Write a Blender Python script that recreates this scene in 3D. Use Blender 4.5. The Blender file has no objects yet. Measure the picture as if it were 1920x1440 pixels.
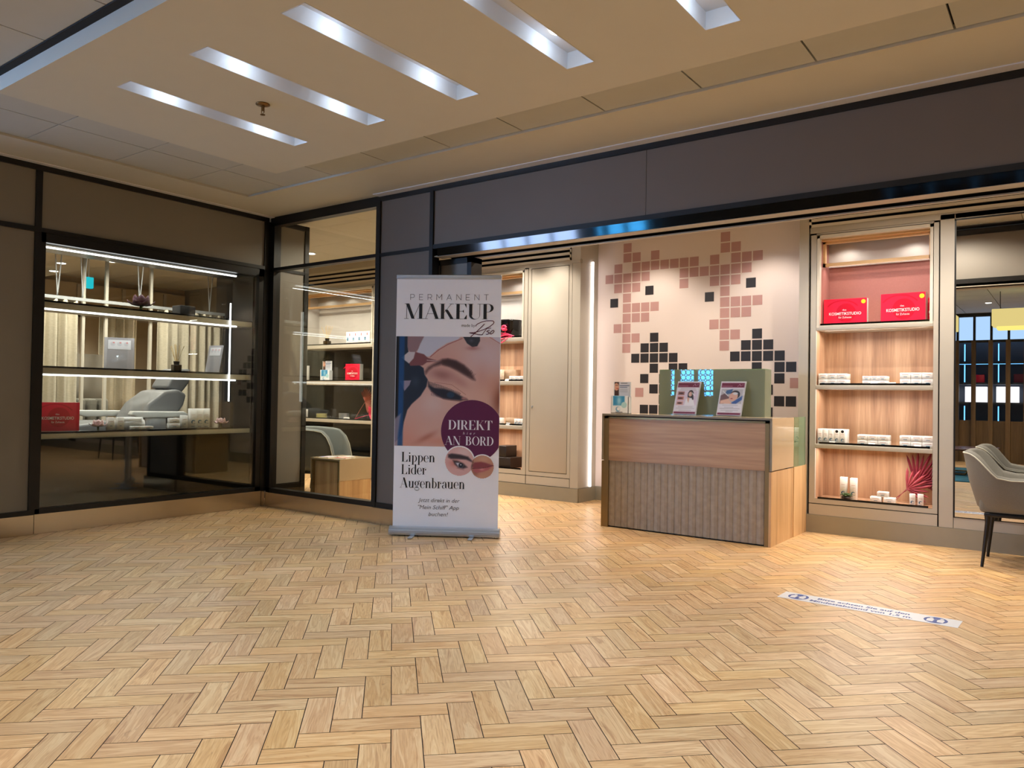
import bpy, bmesh, math, random
import numpy as np
from mathutils import Vector, Matrix
random.seed(7)
PI = math.pi
SC = bpy.context.scene
COL = SC.collection

# ------------------------------------------------------------------ camera
def cam_axes(yaw, pitch, roll):
    cy, sy, cp, sp = math.cos(yaw), math.sin(yaw), math.cos(pitch), math.sin(pitch)
    f = Vector((-sy*cp, cy*cp, sp)); r = Vector((cy, sy, 0)); u = r.cross(f)
    c, s = math.cos(roll), math.sin(roll)
    return c*r + s*u, -s*r + c*u, f
cr, cu, cf = cam_axes(0.631906915, 0.0165798227, 0.0157812676)
cd = bpy.data.cameras.new('camera'); cam = bpy.data.objects.new('camera', cd); COL.objects.link(cam)
cam.matrix_world = Matrix(((cr.x, cu.x, -cf.x, 0), (cr.y, cu.y, -cf.y, 0), (cr.z, cu.z, -cf.z, 1.117), (0, 0, 0, 1)))
cd.sensor_width = 36; cd.lens = 1440.89/1920*36; cd.clip_start = .05; cd.clip_end = 100
SC.camera = cam
# ------------------------------------------------------------------ world, view
w = bpy.data.worlds.new('world'); SC.world = w; w.use_nodes = True
w.node_tree.nodes['Background'].inputs[0].default_value = (.75, .82, 1, 1)
w.node_tree.nodes['Background'].inputs[1].default_value = .05
SC.view_settings.view_transform = 'Standard'; SC.view_settings.look = 'None'
SC.view_settings.gamma = 1; SC.view_settings.use_curve_mapping = False
SC.view_settings.exposure = 1.3
SC.cycles.max_bounces = 8; SC.cycles.diffuse_bounces = 4; SC.cycles.glossy_bounces = 5
SC.cycles.transmission_bounces = 6; SC.cycles.transparent_max_bounces = 12
SC.cycles.sample_clamp_indirect = 4; SC.cycles.use_denoising = True
SC.cycles.caustics_reflective = False; SC.cycles.caustics_refractive = False
# light levels (watts)
WARM = (1, .89, .76); NEUT = (1, .93, .84); COOL = (.56, .76, 1)
P_SLOT, P_HALL, P_SHOP, P_SHELF = 8.0, 50.0, 44.0, 2.0
E_WINDOW, E_STRIP = 14, 2.2

def lamp(name, kind, loc, power, color, size=.04, angle=110, blend=.6, rot=(0, 0, 0), parent=None, sy=None):
    l = bpy.data.lights.new(name, kind); l.energy = power; l.color = color
    if kind == 'SPOT': l.spot_size = math.radians(angle); l.spot_blend = blend; l.shadow_soft_size = size
    elif kind == 'AREA':
        l.shape = 'RECTANGLE' if sy else 'SQUARE'; l.size = size
        if sy: l.size_y = sy
    else: l.shadow_soft_size = size
    o = bpy.data.objects.new(name, l); COL.objects.link(o); o.rotation_euler = rot
    if parent: o.parent = parent; o.location = Vector(loc) - parent.location
    else: o.location = loc
    return o

# ------------------------------------------------------------------ colours and materials
def lin(c):
    return tuple((x/255/12.92 if x/255 <= .04045 else ((x/255+.055)/1.055)**2.4) for x in c[:3])
def L4(c): return (*lin(c), 1)
M = {}
def mat(name, rgb, rough=.5, metal=0, spec=.5, var=.04, scale=8, bump=0, coat=0, stretch=None, emit=None, estr=0):
    if name in M: return M[name]
    m = bpy.data.materials.new(name); M[name] = m; m.use_nodes = True
    nt = m.node_tree; b = nt.nodes['Principled BSDF']; N = nt.nodes.new; K = nt.links.new
    b.inputs['Roughness'].default_value = rough; b.inputs['Metallic'].default_value = metal
    b.inputs['Specular IOR Level'].default_value = spec; b.inputs['Coat Weight'].default_value = coat
    c = L4(rgb)
    if emit:
        b.inputs['Emission Color'].default_value = L4(emit); b.inputs['Emission Strength'].default_value = estr
    tc = N('ShaderNodeTexCoord'); mp = N('ShaderNodeMapping'); nz = N('ShaderNodeTexNoise')
    mp.inputs['Scale'].default_value = stretch or (1, 1, 1)
    nz.inputs['Scale'].default_value = scale; nz.inputs['Detail'].default_value = 4
    K(tc.outputs['Object'], mp.inputs[0]); K(mp.outputs[0], nz.inputs['Vector'])
    rp = N('ShaderNodeValToRGB'); rp.color_ramp.elements[0].position = .25; rp.color_ramp.elements[1].position = .75
    rp.color_ramp.elements[0].color = tuple(x*(1-var) for x in c[:3])+(1,)
    rp.color_ramp.elements[1].color = tuple(min(1, x*(1+var)) for x in c[:3])+(1,)
    K(nz.outputs['Fac'], rp.inputs[0]); K(rp.outputs[0], b.inputs['Base Color'])
    if bump:
        bn = N('ShaderNodeBump'); bn.inputs['Strength'].default_value = bump; bn.inputs['Distance'].default_value = .002
        n2 = N('ShaderNodeTexNoise'); n2.inputs['Scale'].default_value = 400; K(tc.outputs['Object'], n2.inputs['Vector'])
        K(n2.outputs['Fac'], bn.inputs['Height']); K(bn.outputs[0], b.inputs['Normal'])
    return m
def emis(name, rgb, strength):
    if name in M: return M[name]
    m = bpy.data.materials.new(name); M[name] = m; m.use_nodes = True; nt = m.node_tree
    nt.nodes.clear(); e = nt.nodes.new('ShaderNodeEmission'); o = nt.nodes.new('ShaderNodeOutputMaterial')
    e.inputs[0].default_value = L4(rgb); e.inputs[1].default_value = strength; nt.links.new(e.outputs[0], o.inputs[0])
    return m
def glass(name, tint, refl=1.0, rough=0.0, ior=1.5, film=0, filmcol=(200, 210, 200)):
    """thin pane: clear transmission tinted by the glass, fresnel reflection on both faces"""
    if name in M: return M[name]
    m = bpy.data.materials.new(name); M[name] = m; m.use_nodes = True; nt = m.node_tree; nt.nodes.clear()
    N = nt.nodes.new; K = nt.links.new
    o = N('ShaderNodeOutputMaterial'); t = N('ShaderNodeBsdfTransparent'); g = N('ShaderNodeBsdfGlossy')
    t.inputs[0].default_value = L4(tint); g.inputs['Roughness'].default_value = rough; g.inputs[0].default_value = (1, 1, 1, 1)
    fr = N('ShaderNodeFresnel'); gm = N('ShaderNodeNewGeometry'); ic = N('ShaderNodeMath'); ic.operation = 'MULTIPLY_ADD'
    K(gm.outputs['Backfacing'], ic.inputs[0]); ic.inputs[1].default_value = 1/ior-ior; ic.inputs[2].default_value = ior; K(ic.outputs[0], fr.inputs[0])
    mu = N('ShaderNodeMath'); mu.operation = 'MULTIPLY'; mu.inputs[1].default_value = refl; K(fr.outputs[0], mu.inputs[0])
    mx = N('ShaderNodeMixShader'); K(mu.outputs[0], mx.inputs[0]); K(g.outputs[0], mx.inputs[2])
    if film:
        d = N('ShaderNodeBsdfDiffuse'); d.inputs[0].default_value = L4(filmcol); m2 = N('ShaderNodeMixShader'); m2.inputs[0].default_value = film
        K(t.outputs[0], m2.inputs[1]); K(d.outputs[0], m2.inputs[2]); K(m2.outputs[0], mx.inputs[1])
    else: K(t.outputs[0], mx.inputs[1])
    K(mx.outputs[0], o.inputs[0]); return m
def vcol(name, rough=.5, coat=0):
    if name in M: return M[name]
    m = bpy.data.materials.new(name); M[name] = m; m.use_nodes = True; nt = m.node_tree; b = nt.nodes['Principled BSDF']
    a = nt.nodes.new('ShaderNodeVertexColor'); a.layer_name = 'Col'; nt.links.new(a.outputs[0], b.inputs['Base Color'])
    b.inputs['Roughness'].default_value = rough; b.inputs['Coat Weight'].default_value = coat; return m
def wood(name, cols, axis='z', period=9, rough=.45):
    """veneer with long streaks along `axis`, object coordinates"""
    if name in M: return M[name]
    m = bpy.data.materials.new(name); M[name] = m; m.use_nodes = True; nt = m.node_tree; b = nt.nodes['Principled BSDF']
    N = nt.nodes.new; K = nt.links.new
    tc = N('ShaderNodeTexCoord'); mp = N('ShaderNodeMapping'); mp2 = N('ShaderNodeMapping')
    i = 'xyz'.index(axis); s = [1, 1, 1]; s[i] = .03; mp.inputs['Scale'].default_value = s
    s2 = [1, 1, 1]; s2[i] = .05; mp2.inputs['Scale'].default_value = s2
    n1 = N('ShaderNodeTexNoise'); n1.inputs['Scale'].default_value = period; n1.inputs['Detail'].default_value = 2
    n2 = N('ShaderNodeTexNoise'); n2.inputs['Scale'].default_value = period*9; n2.inputs['Detail'].default_value = 6
    K(tc.outputs['Object'], mp.inputs[0]); K(tc.outputs['Object'], mp2.inputs[0])
    K(mp.outputs[0], n1.inputs['Vector']); K(mp2.outputs[0], n2.inputs['Vector'])
    ad = N('ShaderNodeMath'); ad.operation = 'MULTIPLY_ADD'; ad.inputs[1].default_value = .45
    K(n2.outputs['Fac'], ad.inputs[0]); K(n1.outputs['Fac'], ad.inputs[2])
    rp = N('ShaderNodeValToRGB'); e = rp.color_ramp.elements
    e[0].position = .5; e[0].color = L4(cols[0]); e[1].position = .95; e[1].color = L4(cols[-1])
    k = e.new(.72); k.color = L4(cols[1]); K(ad.outputs[0], rp.inputs[0]); K(rp.outputs[0], b.inputs['Base Color'])
    b.inputs['Roughness'].default_value = rough
    return m

blackm = mat('black_anodised_metal', (26, 24, 22), .38, .3, var=.1)
taupe = mat('taupe_wall_panel', (130, 124, 114), .55, var=.03, scale=3)
greyp = mat('grey_facade_panel', (108, 96, 84), .55, var=.03, scale=3)
champ = mat('champagne_lacquer', (180, 173, 160), .48, .1, var=.02, scale=4, bump=.05)
champ2 = mat('champagne_profile', (204, 197, 182), .6, .05, var=.02)
steel = mat('brushed_bronze_steel', (196, 180, 156), .2, .85, var=.05, scale=14, stretch=(1, 1, 30))
plinth = mat('satin_plinth_metal', (150, 144, 128), .45, .2, var=.03, scale=10)
ceil_m = mat('ceiling_white_paint', (200, 198, 186), .7, var=.01)
tile_m = mat('ceiling_metal_tile', (184, 186, 182), .6, var=.02)
slot_m = mat('slot_white_paint', (206, 210, 216), .6, var=.01)
darkgap = mat('dark_shadow_gap', (20, 18, 16), .8)
blackgloss = mat('black_gloss_glass', (12, 11, 9), .06, var=.1)
brownmir = mat('dark_bronze_glass', (44, 38, 32), .08, var=.05, spec=.9)
white = mat('white_cardboard', (236, 234, 230), .5, var=.01)
whitep = mat('white_print_sheet', (240, 240, 242), .5, var=.01, coat=.05)
silver = mat('brushed_aluminium', (196, 202, 210), .3, .8, var=.03, scale=20, stretch=(.1, 1, 8))
silver_d = mat('dark_end_cap', (96, 98, 102), .4, .4)
red = mat('glossy_red_cardboard', (226, 30, 62), .28, var=.03, coat=.2)
redd = mat('darker_red_print', (196, 14, 44), .28, var=.03)
yellow = mat('yellow_sticker', (250, 214, 20), .5)
ink = mat('black_ink', (22, 22, 24), .5)
inkg = mat('grey_ink', (120, 118, 122), .5)
inkl = mat('pale_pink_ink', (206, 168, 160), .5)
plum = mat('plum_print', (92, 30, 74), .35, var=.03, coat=.1)
plumink = mat('plum_ink', (86, 22, 48), .5)
teal = mat('teal_wave_print', (46, 110, 146), .5, var=.3, scale=60)
whiteink = mat('white_ink', (232, 230, 238), .5)
blueink = mat('navy_blue_print', (32, 62, 136), .5)
sticker_m = mat('white_vinyl_sticker', (214, 214, 216), .35, var=.02, scale=30)
cream = mat('cream_pink_wallpaper', (222, 208, 202), .6, var=.015, scale=2)
pinksq = mat('dusty_pink_square', (182, 140, 136), .6, var=.02)
blacksq = mat('charcoal_square', (34, 32, 38), .5, var=.05)
beigegl = mat('beige_gloss_panel', (200, 178, 146), .12, var=.02)
greengl = glass('pale_green_glass', (206, 224, 200), 1.2, film=.5, filmcol=(158, 164, 142))
greengl2 = glass('green_edge_glass', (200, 226, 198), 1.0, film=.35, filmcol=(164, 182, 150))
clear = glass('clear_shop_glass', (247, 249, 244), 1.0)
acryl = glass('clear_acrylic', (240, 242, 244), .6)
mirror_m = mat('mirror_silvering', (238, 238, 236), .0, 1, var=0)
pinkglass = mat('dusty_pink_back_panel', (172, 116, 108), .18, var=.04, scale=90)
greylt = mat('light_grey_niche_panel', (190, 184, 178), .5)
oakedge = mat('light_oak_edge', (212, 176, 128), .45, var=.12, scale=30, stretch=(.1, 1, 1))
woodv = wood('warm_walnut_veneer_vertical', ((150, 112, 86), (186, 144, 112), (212, 172, 138)), 'z', 9)
woodh = wood('grey_walnut_veneer_horizontal', ((144, 112, 82), (178, 142, 108), (206, 170, 130)), 'x', 5)
woodl = wood('light_oak_veneer_vertical', ((178, 138, 96), (206, 166, 118), (222, 186, 138)), 'z', 11)
stone = mat('ribbed_grey_stone', (162, 149, 130), .6, var=.14, scale=24, bump=.3)
bronze = mat('bronze_frame', (140, 116, 74), .35, .5, var=.04)
fabric = mat('grey_woven_fabric', (118, 116, 108), .9, var=.10, scale=220, bump=.6)
fabricd = mat('dark_grey_woven_fabric', (104, 110, 110), .9, var=.10, scale=220, bump=.6)
fabricl = mat('pale_seam_piping', (190, 190, 176), .9, var=.05)
blackleg = mat('black_metal_leg', (14, 13, 13), .35, .2)
palm = mat('dried_burgundy_palm', (124, 32, 50), .7, var=.18, scale=30)
palmf = mat('pale_burgundy_palm', (168, 70, 82), .7, var=.15, scale=30)
palmb = mat('dried_rust_palm', (168, 96, 78), .7, var=.18, scale=30)
coral = mat('pink_coral_flower', (240, 66, 110), .6, var=.2, scale=40)
petal = mat('pale_magnolia_petal', (232, 200, 202), .6, var=.2, scale=30)
petald = mat('dusky_purple_petal', (110, 74, 88), .6, var=.25, scale=30)
leafm = mat('dark_green_succulent', (70, 92, 48), .5, var=.3, scale=40)
amber = mat('dark_amber_glass', (50, 34, 12), .1, var=.1)
reed = mat('pale_reed', (216, 188, 136), .7, var=.08)
candle_m = mat('cream_wax', (222, 206, 128), .5)
towel = mat('white_towelling', (236, 236, 236), .95, var=.04, scale=60, bump=1)
vinyl = mat('grey_vinyl_upholstery', (108, 110, 112), .45, var=.03)
curtain_m = mat('linen_curtain', (198, 188, 166), .8, var=.12, scale=40, stretch=(1, 1, 4))
rod = mat('white_metal_rod', (210, 214, 216), .3, .5)
tealrug = mat('teal_rug', (26, 84, 100), .95, var=.5, scale=6)
redbrown = mat('mahogany_table', (70, 34, 26), .25, var=.1)
brassm = mat('aged_brass', (130, 98, 56), .35, .8)
slatb = wood('brown_slat_wood', ((70, 54, 34), (96, 74, 46), (116, 92, 58)), 'z', 9)
lampy = emis('warm_lamp_shade', (255, 232, 150), .36)
skyw = emis('daylight_through_window', (70, 178, 255), E_WINDOW)
skyp = emis('pale_daylight', (176, 212, 255), .5)
fillb = emis('added_blue_fill', (174, 202, 250), 12)  # glow of the added rear window that fills the facade with blue
ledw = emis('white_led_strip', (244, 246, 255), E_STRIP)
ledb = emis('blue_led_edge', (110, 190, 255), .8)
ledwh = emis('lit_display_box', (250, 248, 255), .6)
lampdisc = emis('downlight_lens', (255, 252, 244), 4)
exitm = emis('lit_cyan_sign', (40, 210, 230), .4)

# ------------------------------------------------------------------ mesh building
class MB:
    def __init__(s): s.v = []; s.f = []; s.mi = []; s.sm = []
    def add(s, vs, fs, mi=0, smooth=False):
        b = len(s.v); s.v += [tuple(p) for p in vs]
        for f in fs: s.f.append([b+i for i in f]); s.mi.append(mi); s.sm.append(smooth)
        return s
    def box(s, x0, x1, y0, y1, z0, z1, mi=0):
        x0, x1 = sorted((x0, x1)); y0, y1 = sorted((y0, y1)); z0, z1 = sorted((z0, z1))
        return s.add([(x0, y0, z0), (x1, y0, z0), (x1, y1, z0), (x0, y1, z0), (x0, y0, z1), (x1, y0, z1), (x1, y1, z1), (x0, y1, z1)],
              [(3, 2, 1, 0), (4, 5, 6, 7), (0, 1, 5, 4), (1, 2, 6, 5), (2, 3, 7, 6), (3, 0, 4, 7)], mi)
    def rbox(s, x0, x1, y0, y1, z0, z1, r=.01, mi=0, seg=3):
        """box with rounded edges"""
        bm = bmesh.new(); bmesh.ops.create_cube(bm, size=1)
        for v in bm.verts: v.co = Vector(((x0+x1)/2+v.co.x*(x1-x0), (y0+y1)/2+v.co.y*(y1-y0), (z0+z1)/2+v.co.z*(z1-z0)))
        bmesh.ops.bevel(bm, geom=bm.edges[:], offset=r, segments=seg, affect='EDGES', profile=.5)
        return s.bm(bm, mi, True)
    def bm(s, bm, mi=0, smooth=True, mtx=None):
        bm.verts.ensure_lookup_table(); bm.verts.index_update()
        vs = [(mtx @ v.co if mtx else v.co.copy()) for v in bm.verts]
        s.add(vs, [[v.index for v in f.verts] for f in bm.faces], mi, smooth); bm.free(); return s
    def quad(s, a, b, c, d, mi=0): return s.add([a, b, c, d], [(0, 1, 2, 3)], mi)
    def cyl(s, c, r, h, n=20, mi=0, r2=None, axis='z', smooth=True):
        r2 = r if r2 is None else r2; vs = []
        for k, (rr, t) in enumerate(((r, 0), (r2, h))):
            for i in range(n):
                a = 2*PI*i/n; p = (rr*math.cos(a), rr*math.sin(a), t)
                if axis == 'x': p = (p[2], p[0], p[1])
                if axis == 'y': p = (p[0], p[2], p[1])
                vs.append((c[0]+p[0], c[1]+p[1], c[2]+p[2]))
        s.add(vs, [(i, (i+1) % n, n+(i+1) % n, n+i) for i in range(n)], mi, smooth)
        s.add(vs[:n], [tuple(range(n-1, -1, -1))], mi); s.add(vs[n:], [tuple(range(n))], mi); return s
    def lathe(s, c, prof, n=24, mi=0):
        vs = []
        for r, z in prof:
            for i in range(n): a = 2*PI*i/n; vs.append((c[0]+r*math.cos(a), c[1]+r*math.sin(a), c[2]+z))
        fs = [(j*n+i, j*n+(i+1) % n, (j+1)*n+(i+1) % n, (j+1)*n+i) for j in range(len(prof)-1) for i in range(n)]
        return s.add(vs, fs, mi, True)
    def tube(s, pts, r, n=8, mi=0, r2=None):
        pts = [Vector(p) for p in pts]; r2 = r if r2 is None else r2; vs = []
        for k, p in enumerate(pts):
            d = (pts[min(k+1, len(pts)-1)] - pts[max(k-1, 0)]).normalized()
            a = Vector((0, 0, 1)) if abs(d.z) < .9 else Vector((1, 0, 0))
            u = d.cross(a).normalized(); v = d.cross(u); rr = r+(r2-r)*k/max(1, len(pts)-1)
            for i in range(n): t = 2*PI*i/n; vs.append(p+u*rr*math.cos(t)+v*rr*math.sin(t))
        fs = [(j*n+i, j*n+(i+1) % n, (j+1)*n+(i+1) % n, (j+1)*n+i) for j in range(len(pts)-1) for i in range(n)]
        s.add(vs, fs, mi, True); s.add(vs[:n], [tuple(range(n))], mi); s.add(vs[-n:], [tuple(range(n))], mi); return s
    def prism(s, poly, y0, y1, mi=0, plane='xz'):
        """extrude polygon given in a plane"""
        n = len(poly)
        def P(a, b, t): return (a, t, b) if plane == 'xz' else ((a, b, t) if plane == 'xy' else (t, a, b))
        vs = [P(a, b, y0) for a, b in poly]+[P(a, b, y1) for a, b in poly]
        s.add(vs, [tuple(range(n)), tuple(range(2*n-1, n-1, -1))]+[(i, n+i, n+(i+1) % n, (i+1) % n) for i in range(n)], mi); return s
    def build(s, name, mats, parent=None, world=True, **kw):
        me = bpy.data.meshes.new(name); off = parent_loc(parent) if (parent and world) else Vector((0, 0, 0))
        me.from_pydata([tuple(Vector(p)-off) for p in s.v], [], s.f)
        for m in (mats if isinstance(mats, (list, tuple)) else [mats]): me.materials.append(m)
        me.polygons.foreach_set('material_index', s.mi); me.polygons.foreach_set('use_smooth', s.sm)
        me.update(); o = bpy.data.objects.new(name, me); COL.objects.link(o)
        if parent: o.parent = parent
        for k, v in kw.items(): o[k] = v
        return o
def parent_loc(p):
    t = Vector((0, 0, 0))
    while p: t += p.location; p = p.parent
    return t
def thing(name, label, cat, loc=(0, 0, 0), rz=0, group=None):
    o = bpy.data.objects.new(name, None); COL.objects.link(o); o.location = loc; o.rotation_euler = (0, 0, rz)
    o.empty_display_size = .05; o['label'] = label; o['category'] = cat
    if group: o['group'] = group
    return o
def tag(o, label, cat, group=None):
    o['label'] = label; o['category'] = cat
    if group: o['group'] = group
    return o
def struct(name, loc=(0, 0, 0)):
    o = bpy.data.objects.new(name, None); COL.objects.link(o); o.location = loc; o['kind'] = 'structure'; return o
def smod(name, mb, mats): return mb.build(name, mats, kind='structure')
def dup(root, loc=None, rz=None, label=None, group=None):
    r = root.copy(); COL.objects.link(r)
    if loc is not None: r.location = loc
    if rz is not None: r.rotation_euler = (0, 0, rz)
    if label: r['label'] = label
    if group: r['group'] = group
    for ch in list(root.children):
        c = ch.copy(); COL.objects.link(c); c.parent = r
        for g in ch.children:
            d = g.copy(); COL.objects.link(d); d.parent = c
    return r

# ------------------------------------------------------------------ flat lettering
def arc(cx, cy, rxo, ryo, rxi, ryi, a0, a1, dx=0, dy=0, n=14):
    o = [(cx+rxo*math.cos(math.radians(a0+(a1-a0)*i/n)), cy+ryo*math.sin(math.radians(a0+(a1-a0)*i/n))) for i in range(n+1)]
    q = [(cx+dx+rxi*math.cos(math.radians(a0+(a1-a0)*i/n)), cy+dy+ryi*math.sin(math.radians(a0+(a1-a0)*i/n))) for i in range(n+1)]
    return [[o[i], o[i+1], q[i+1], q[i]] for i in range(n)]
def rc(x0, x1, y0, y1): return [[(x0, y0), (x1, y0), (x1, y1), (x0, y1)]]
def dg(x0, y0, x1, y1, wd): return [[(x0-wd/2, y0), (x0+wd/2, y0), (x1+wd/2, y1), (x1-wd/2, y1)]]
T, H = .165, .022
def sf(x, y, l=.12): return rc(x-l, x+l, y-(H if y > .5 else 0), y+(0 if y > .5 else H))
def tri(*p): return [list(p)]
def G(ch):
    """high-contrast serif letters: (advance, polygons)"""
    g = []
    if ch == 'M': g = rc(.1, .1+H, 0, 1)+dg(.15, 1, .45, 0, T)+dg(.45, 0, .8, 1, H)+rc(.76, .76+T, 0, 1)+sf(.1, 0)+sf(.83, 0, .16)+rc(0, .2, 1-H, 1)+rc(.76, 1, 1-H, 1); return 1.04, g
    if ch == 'A': g = dg(.08, 0, .38, 1, H)+dg(.38, 1, .68, 0, T)+rc(.17, .56, .33, .33+H)+sf(.08, 0)+sf(.68, 0, .15); return .82, g
    if ch == 'K': g = rc(.08, .08+T, 0, 1)+dg(.24, .42, .62, 1, H)+dg(.36, .6, .66, 0, T)+sf(.15, 0, .14)+sf(.15, 1, .14)+sf(.62, 1)+sf(.67, 0, .14); return .82, g
    if ch in 'EF':
        g = rc(.08, .08+T, 0, 1)+rc(0, .6, 1-H, 1)+rc(.2, .44, .5, .5+H)+tri((.6, 1), (.6, .72), (.5, 1-H))+tri((.46, .62), (.46, .4), (.4, .51))+sf(.15, 0, .14)
        if ch == 'E': g += rc(0, .62, 0, H)+tri((.62, 0), (.62, .3), (.48, H))
        return .68, g
    if ch == 'U': g = rc(.08, .08+T, .25, 1)+arc(.36, .27, .28, .29, .2, .26, 180, 360, .06)+rc(.62, .62+H, .25, 1)+sf(.15, 1, .15)+sf(.63, 1); return .76, g
    if ch in 'PRB':
        g = rc(.08, .08+T, 0, 1)+sf(.15, 0, .14)+rc(0, .34, 1-H, 1)
        if ch == 'B':
            g += rc(.2, .36, .52, .52+H)+rc(.2, .36, 0, H)+arc(.32, .76, .25, .24, .12, .22, -90, 90)+arc(.34, .27, .3, .27, .14, .25, -90, 90); return .7, g
        g += rc(.2, .36, .46, .46+H)+arc(.32, .73, .28, .27, .14, .25, -90, 90)
        if ch == 'R': g += dg(.36, .48, .6, .0, T*.9)+sf(.64, 0, .1)
        return (.74 if ch == 'R' else .66), g
    if ch == 'D': return .8, rc(.08, .08+T, 0, 1)+rc(0, .34, 1-H, 1)+rc(0, .34, 0, H)+arc(.32, .5, .42, .5, .26, .48, -90, 90)
    if ch == 'I': return .34, rc(.08, .08+T, 0, 1)+sf(.155, 0, .15)+sf(.155, 1, .15)
    if ch == 'T': return .7, rc(.27, .27+T, 0, 1)+sf(.345, 0, .15)+rc(.02, .68, 1-H, 1)+tri((.02, 1), (.02, .7), (.14, 1-H))+tri((.68, 1), (.68, .7), (.56, 1-H))
    if ch == 'N': return .84, rc(.1, .1+H, 0, 1)+dg(.14, 1, .66, 0, T)+rc(.7, .7+H, 0, 1)+sf(.11, 0)+sf(.08, 1, .08)+sf(.71, 1)
    if ch == 'O': return .84, arc(.42, .5, .4, .51, .25, .49, 90, 270)+arc(.42, .5, .4, .51, .25, .49, -90, 90)
    if ch == 'L': return .66, rc(.08, .08+T*.9, 0, 1)+sf(.15, 1, .14)+rc(0, .6, 0, H)+tri((.6, 0), (.6, .3), (.46, H))
    t = .135; x = .66
    stem = lambda a, y0, y1: rc(a, a+t, y0, y1)
    if ch == 'i': return .3, stem(.08, 0, x)+sf(.14, 0, .12)+rc(0, .1, x-H, x)+arc(.135, .88, .07, .07, 0, 0, 0, 360)
    if ch == 'p': return .58, stem(.08, -.3, x)+rc(0, .26, -.3, -.3+H)+rc(0, .1, x-H, x)+arc(.26, .33, .29, .35, .17, .33, -100, 100)+arc(.26, .33, .2, .35, .18, .33, 100, 150)
    if ch == 'b': return .58, stem(.08, 0, 1.02)+rc(0, .1, 1, 1.02)+arc(.26, .33, .29, .35, .17, .33, -130, 130)
    if ch == 'd': return .6, stem(.4, 0, 1.02)+rc(.32, .42, 1, 1.02)+rc(.5, .6, 0, H)+arc(.3, .33, .29, .35, .17, .33, 60, 300)
    if ch == 'e': return .52, arc(.27, .33, .26, .35, .13, .33, 90, 300)+arc(.27, .33, .24, .35, .16, .33, 0, 90)+rc(.06, .5, .34, .34+H)+arc(.27, .3, .24, .32, .22, .31, -70, -25)
    if ch == 'n': return .62, stem(.08, 0, x)+sf(.14, 0, .12)+rc(0, .1, x-H, x)+stem(.4, 0, .45)+sf(.46, 0, .12)+arc(.32, .44, .195, .24, .085, .2, 0, 150)
    if ch == 'r': return .46, stem(.08, 0, x)+sf(.14, 0, .13)+rc(0, .1, x-H, x)+arc(.36, .5, .07, .07, 0, 0, 0, 360)+arc(.33, .4, .18, .27, .15, .25, 60, 150)
    if ch == 'u': return .62, stem(.08, .2, x)+rc(0, .1, x-H, x)+arc(.275, .22, .195, .24, .085, .2, 180, 330)+stem(.4, 0, x)+rc(.32, .42, x-H, x)+rc(.5, .6, 0, H)
    if ch == 'a': return .54, stem(.34, .05, .48)+rc(.44, .54, 0, H)+arc(.26, .47, .19, .2, .08, .18, 0, 165)+arc(.22, .17, .2, .19, .09, .17, 60, 300)+arc(.13, .5, .06, .06, 0, 0, 0, 360)
    if ch == 'g': return .54, arc(.24, .44, .22, .24, .1, .22, 0, 360)+arc(.26, -.1, .25, .17, .22, .12, 0, 360)+rc(.1, .38, .08, .14)+arc(.48, .66, .06, .06, 0, 0, 0, 360)
    return .35, []
def serif_word(mb, word, x0, x1, zb, hgt, place, mi=0, gap=.0):
    adv = 0; gl = []
    for c in word:
        a, p = G(c); gl.append((adv, p)); adv += a+gap
    sx = (x1-x0)/(adv-gap)
    for a, ps in gl:
        for p in ps: mb.add([place(x0+(a+q[0])*sx, zb+q[1]*hgt) for q in p], [tuple(range(len(p)))], mi)
MONO = {  # thin monoline capitals
 'P': (.6, [[(0, 0), (0, 1), (.4, 1), (.55, .9), (.6, .7), (.55, .5), (.4, .4), (0, .4)]]),
 'E': (.55, [[(.55, 0), (0, 0), (0, 1), (.55, 1)], [(0, .5), (.48, .5)]]),
 'R': (.6, [[(0, 0), (0, 1), (.4, 1), (.55, .9), (.6, .7), (.55, .5), (.4, .4), (0, .4)], [(.38, .4), (.6, 0)]]),
 'M': (.8, [[(0, 0), (0, 1), (.4, .35), (.8, 1), (.8, 0)]]), 'A': (.75, [[(0, 0), (.375, 1), (.75, 0)], [(.12, .3), (.63, .3)]]),
 'N': (.7, [[(0, 0), (0, 1), (.7, 0), (.7, 1)]]), 'T': (.65, [[(0, 1), (.65, 1)], [(.325, 0), (.325, 1)]])}
def stroke(mb, pts, wd, place, mi=0):
    for a, b in zip(pts, pts[1:]):
        d = Vector((b[0]-a[0], b[1]-a[1]))
        if d.length < 1e-7: continue
        n = Vector((-d.y, d.x)).normalized()*wd/2; e = d.normalized()*wd*.3
        q = [(a[0]-e.x+n.x, a[1]-e.y+n.y), (a[0]-e.x-n.x, a[1]-e.y-n.y), (b[0]+e.x-n.x, b[1]+e.y-n.y), (b[0]+e.x+n.x, b[1]+e.y+n.y)]
        mb.add([place(*t) for t in q], [(0, 1, 2, 3)], mi)
def disc(mb, cx, cz, r, place, mi=0, n=48, clip=None, rz=None):
    p = []
    for i in range(n):
        x = cx+r*math.cos(2*PI*i/n); z = cz+(rz or r)*math.sin(2*PI*i/n)
        if clip is not None: x = min(x, clip)
        p.append(place(x, z))
    mb.add(p, [tuple(range(n))], mi)
_txt = {}
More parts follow.
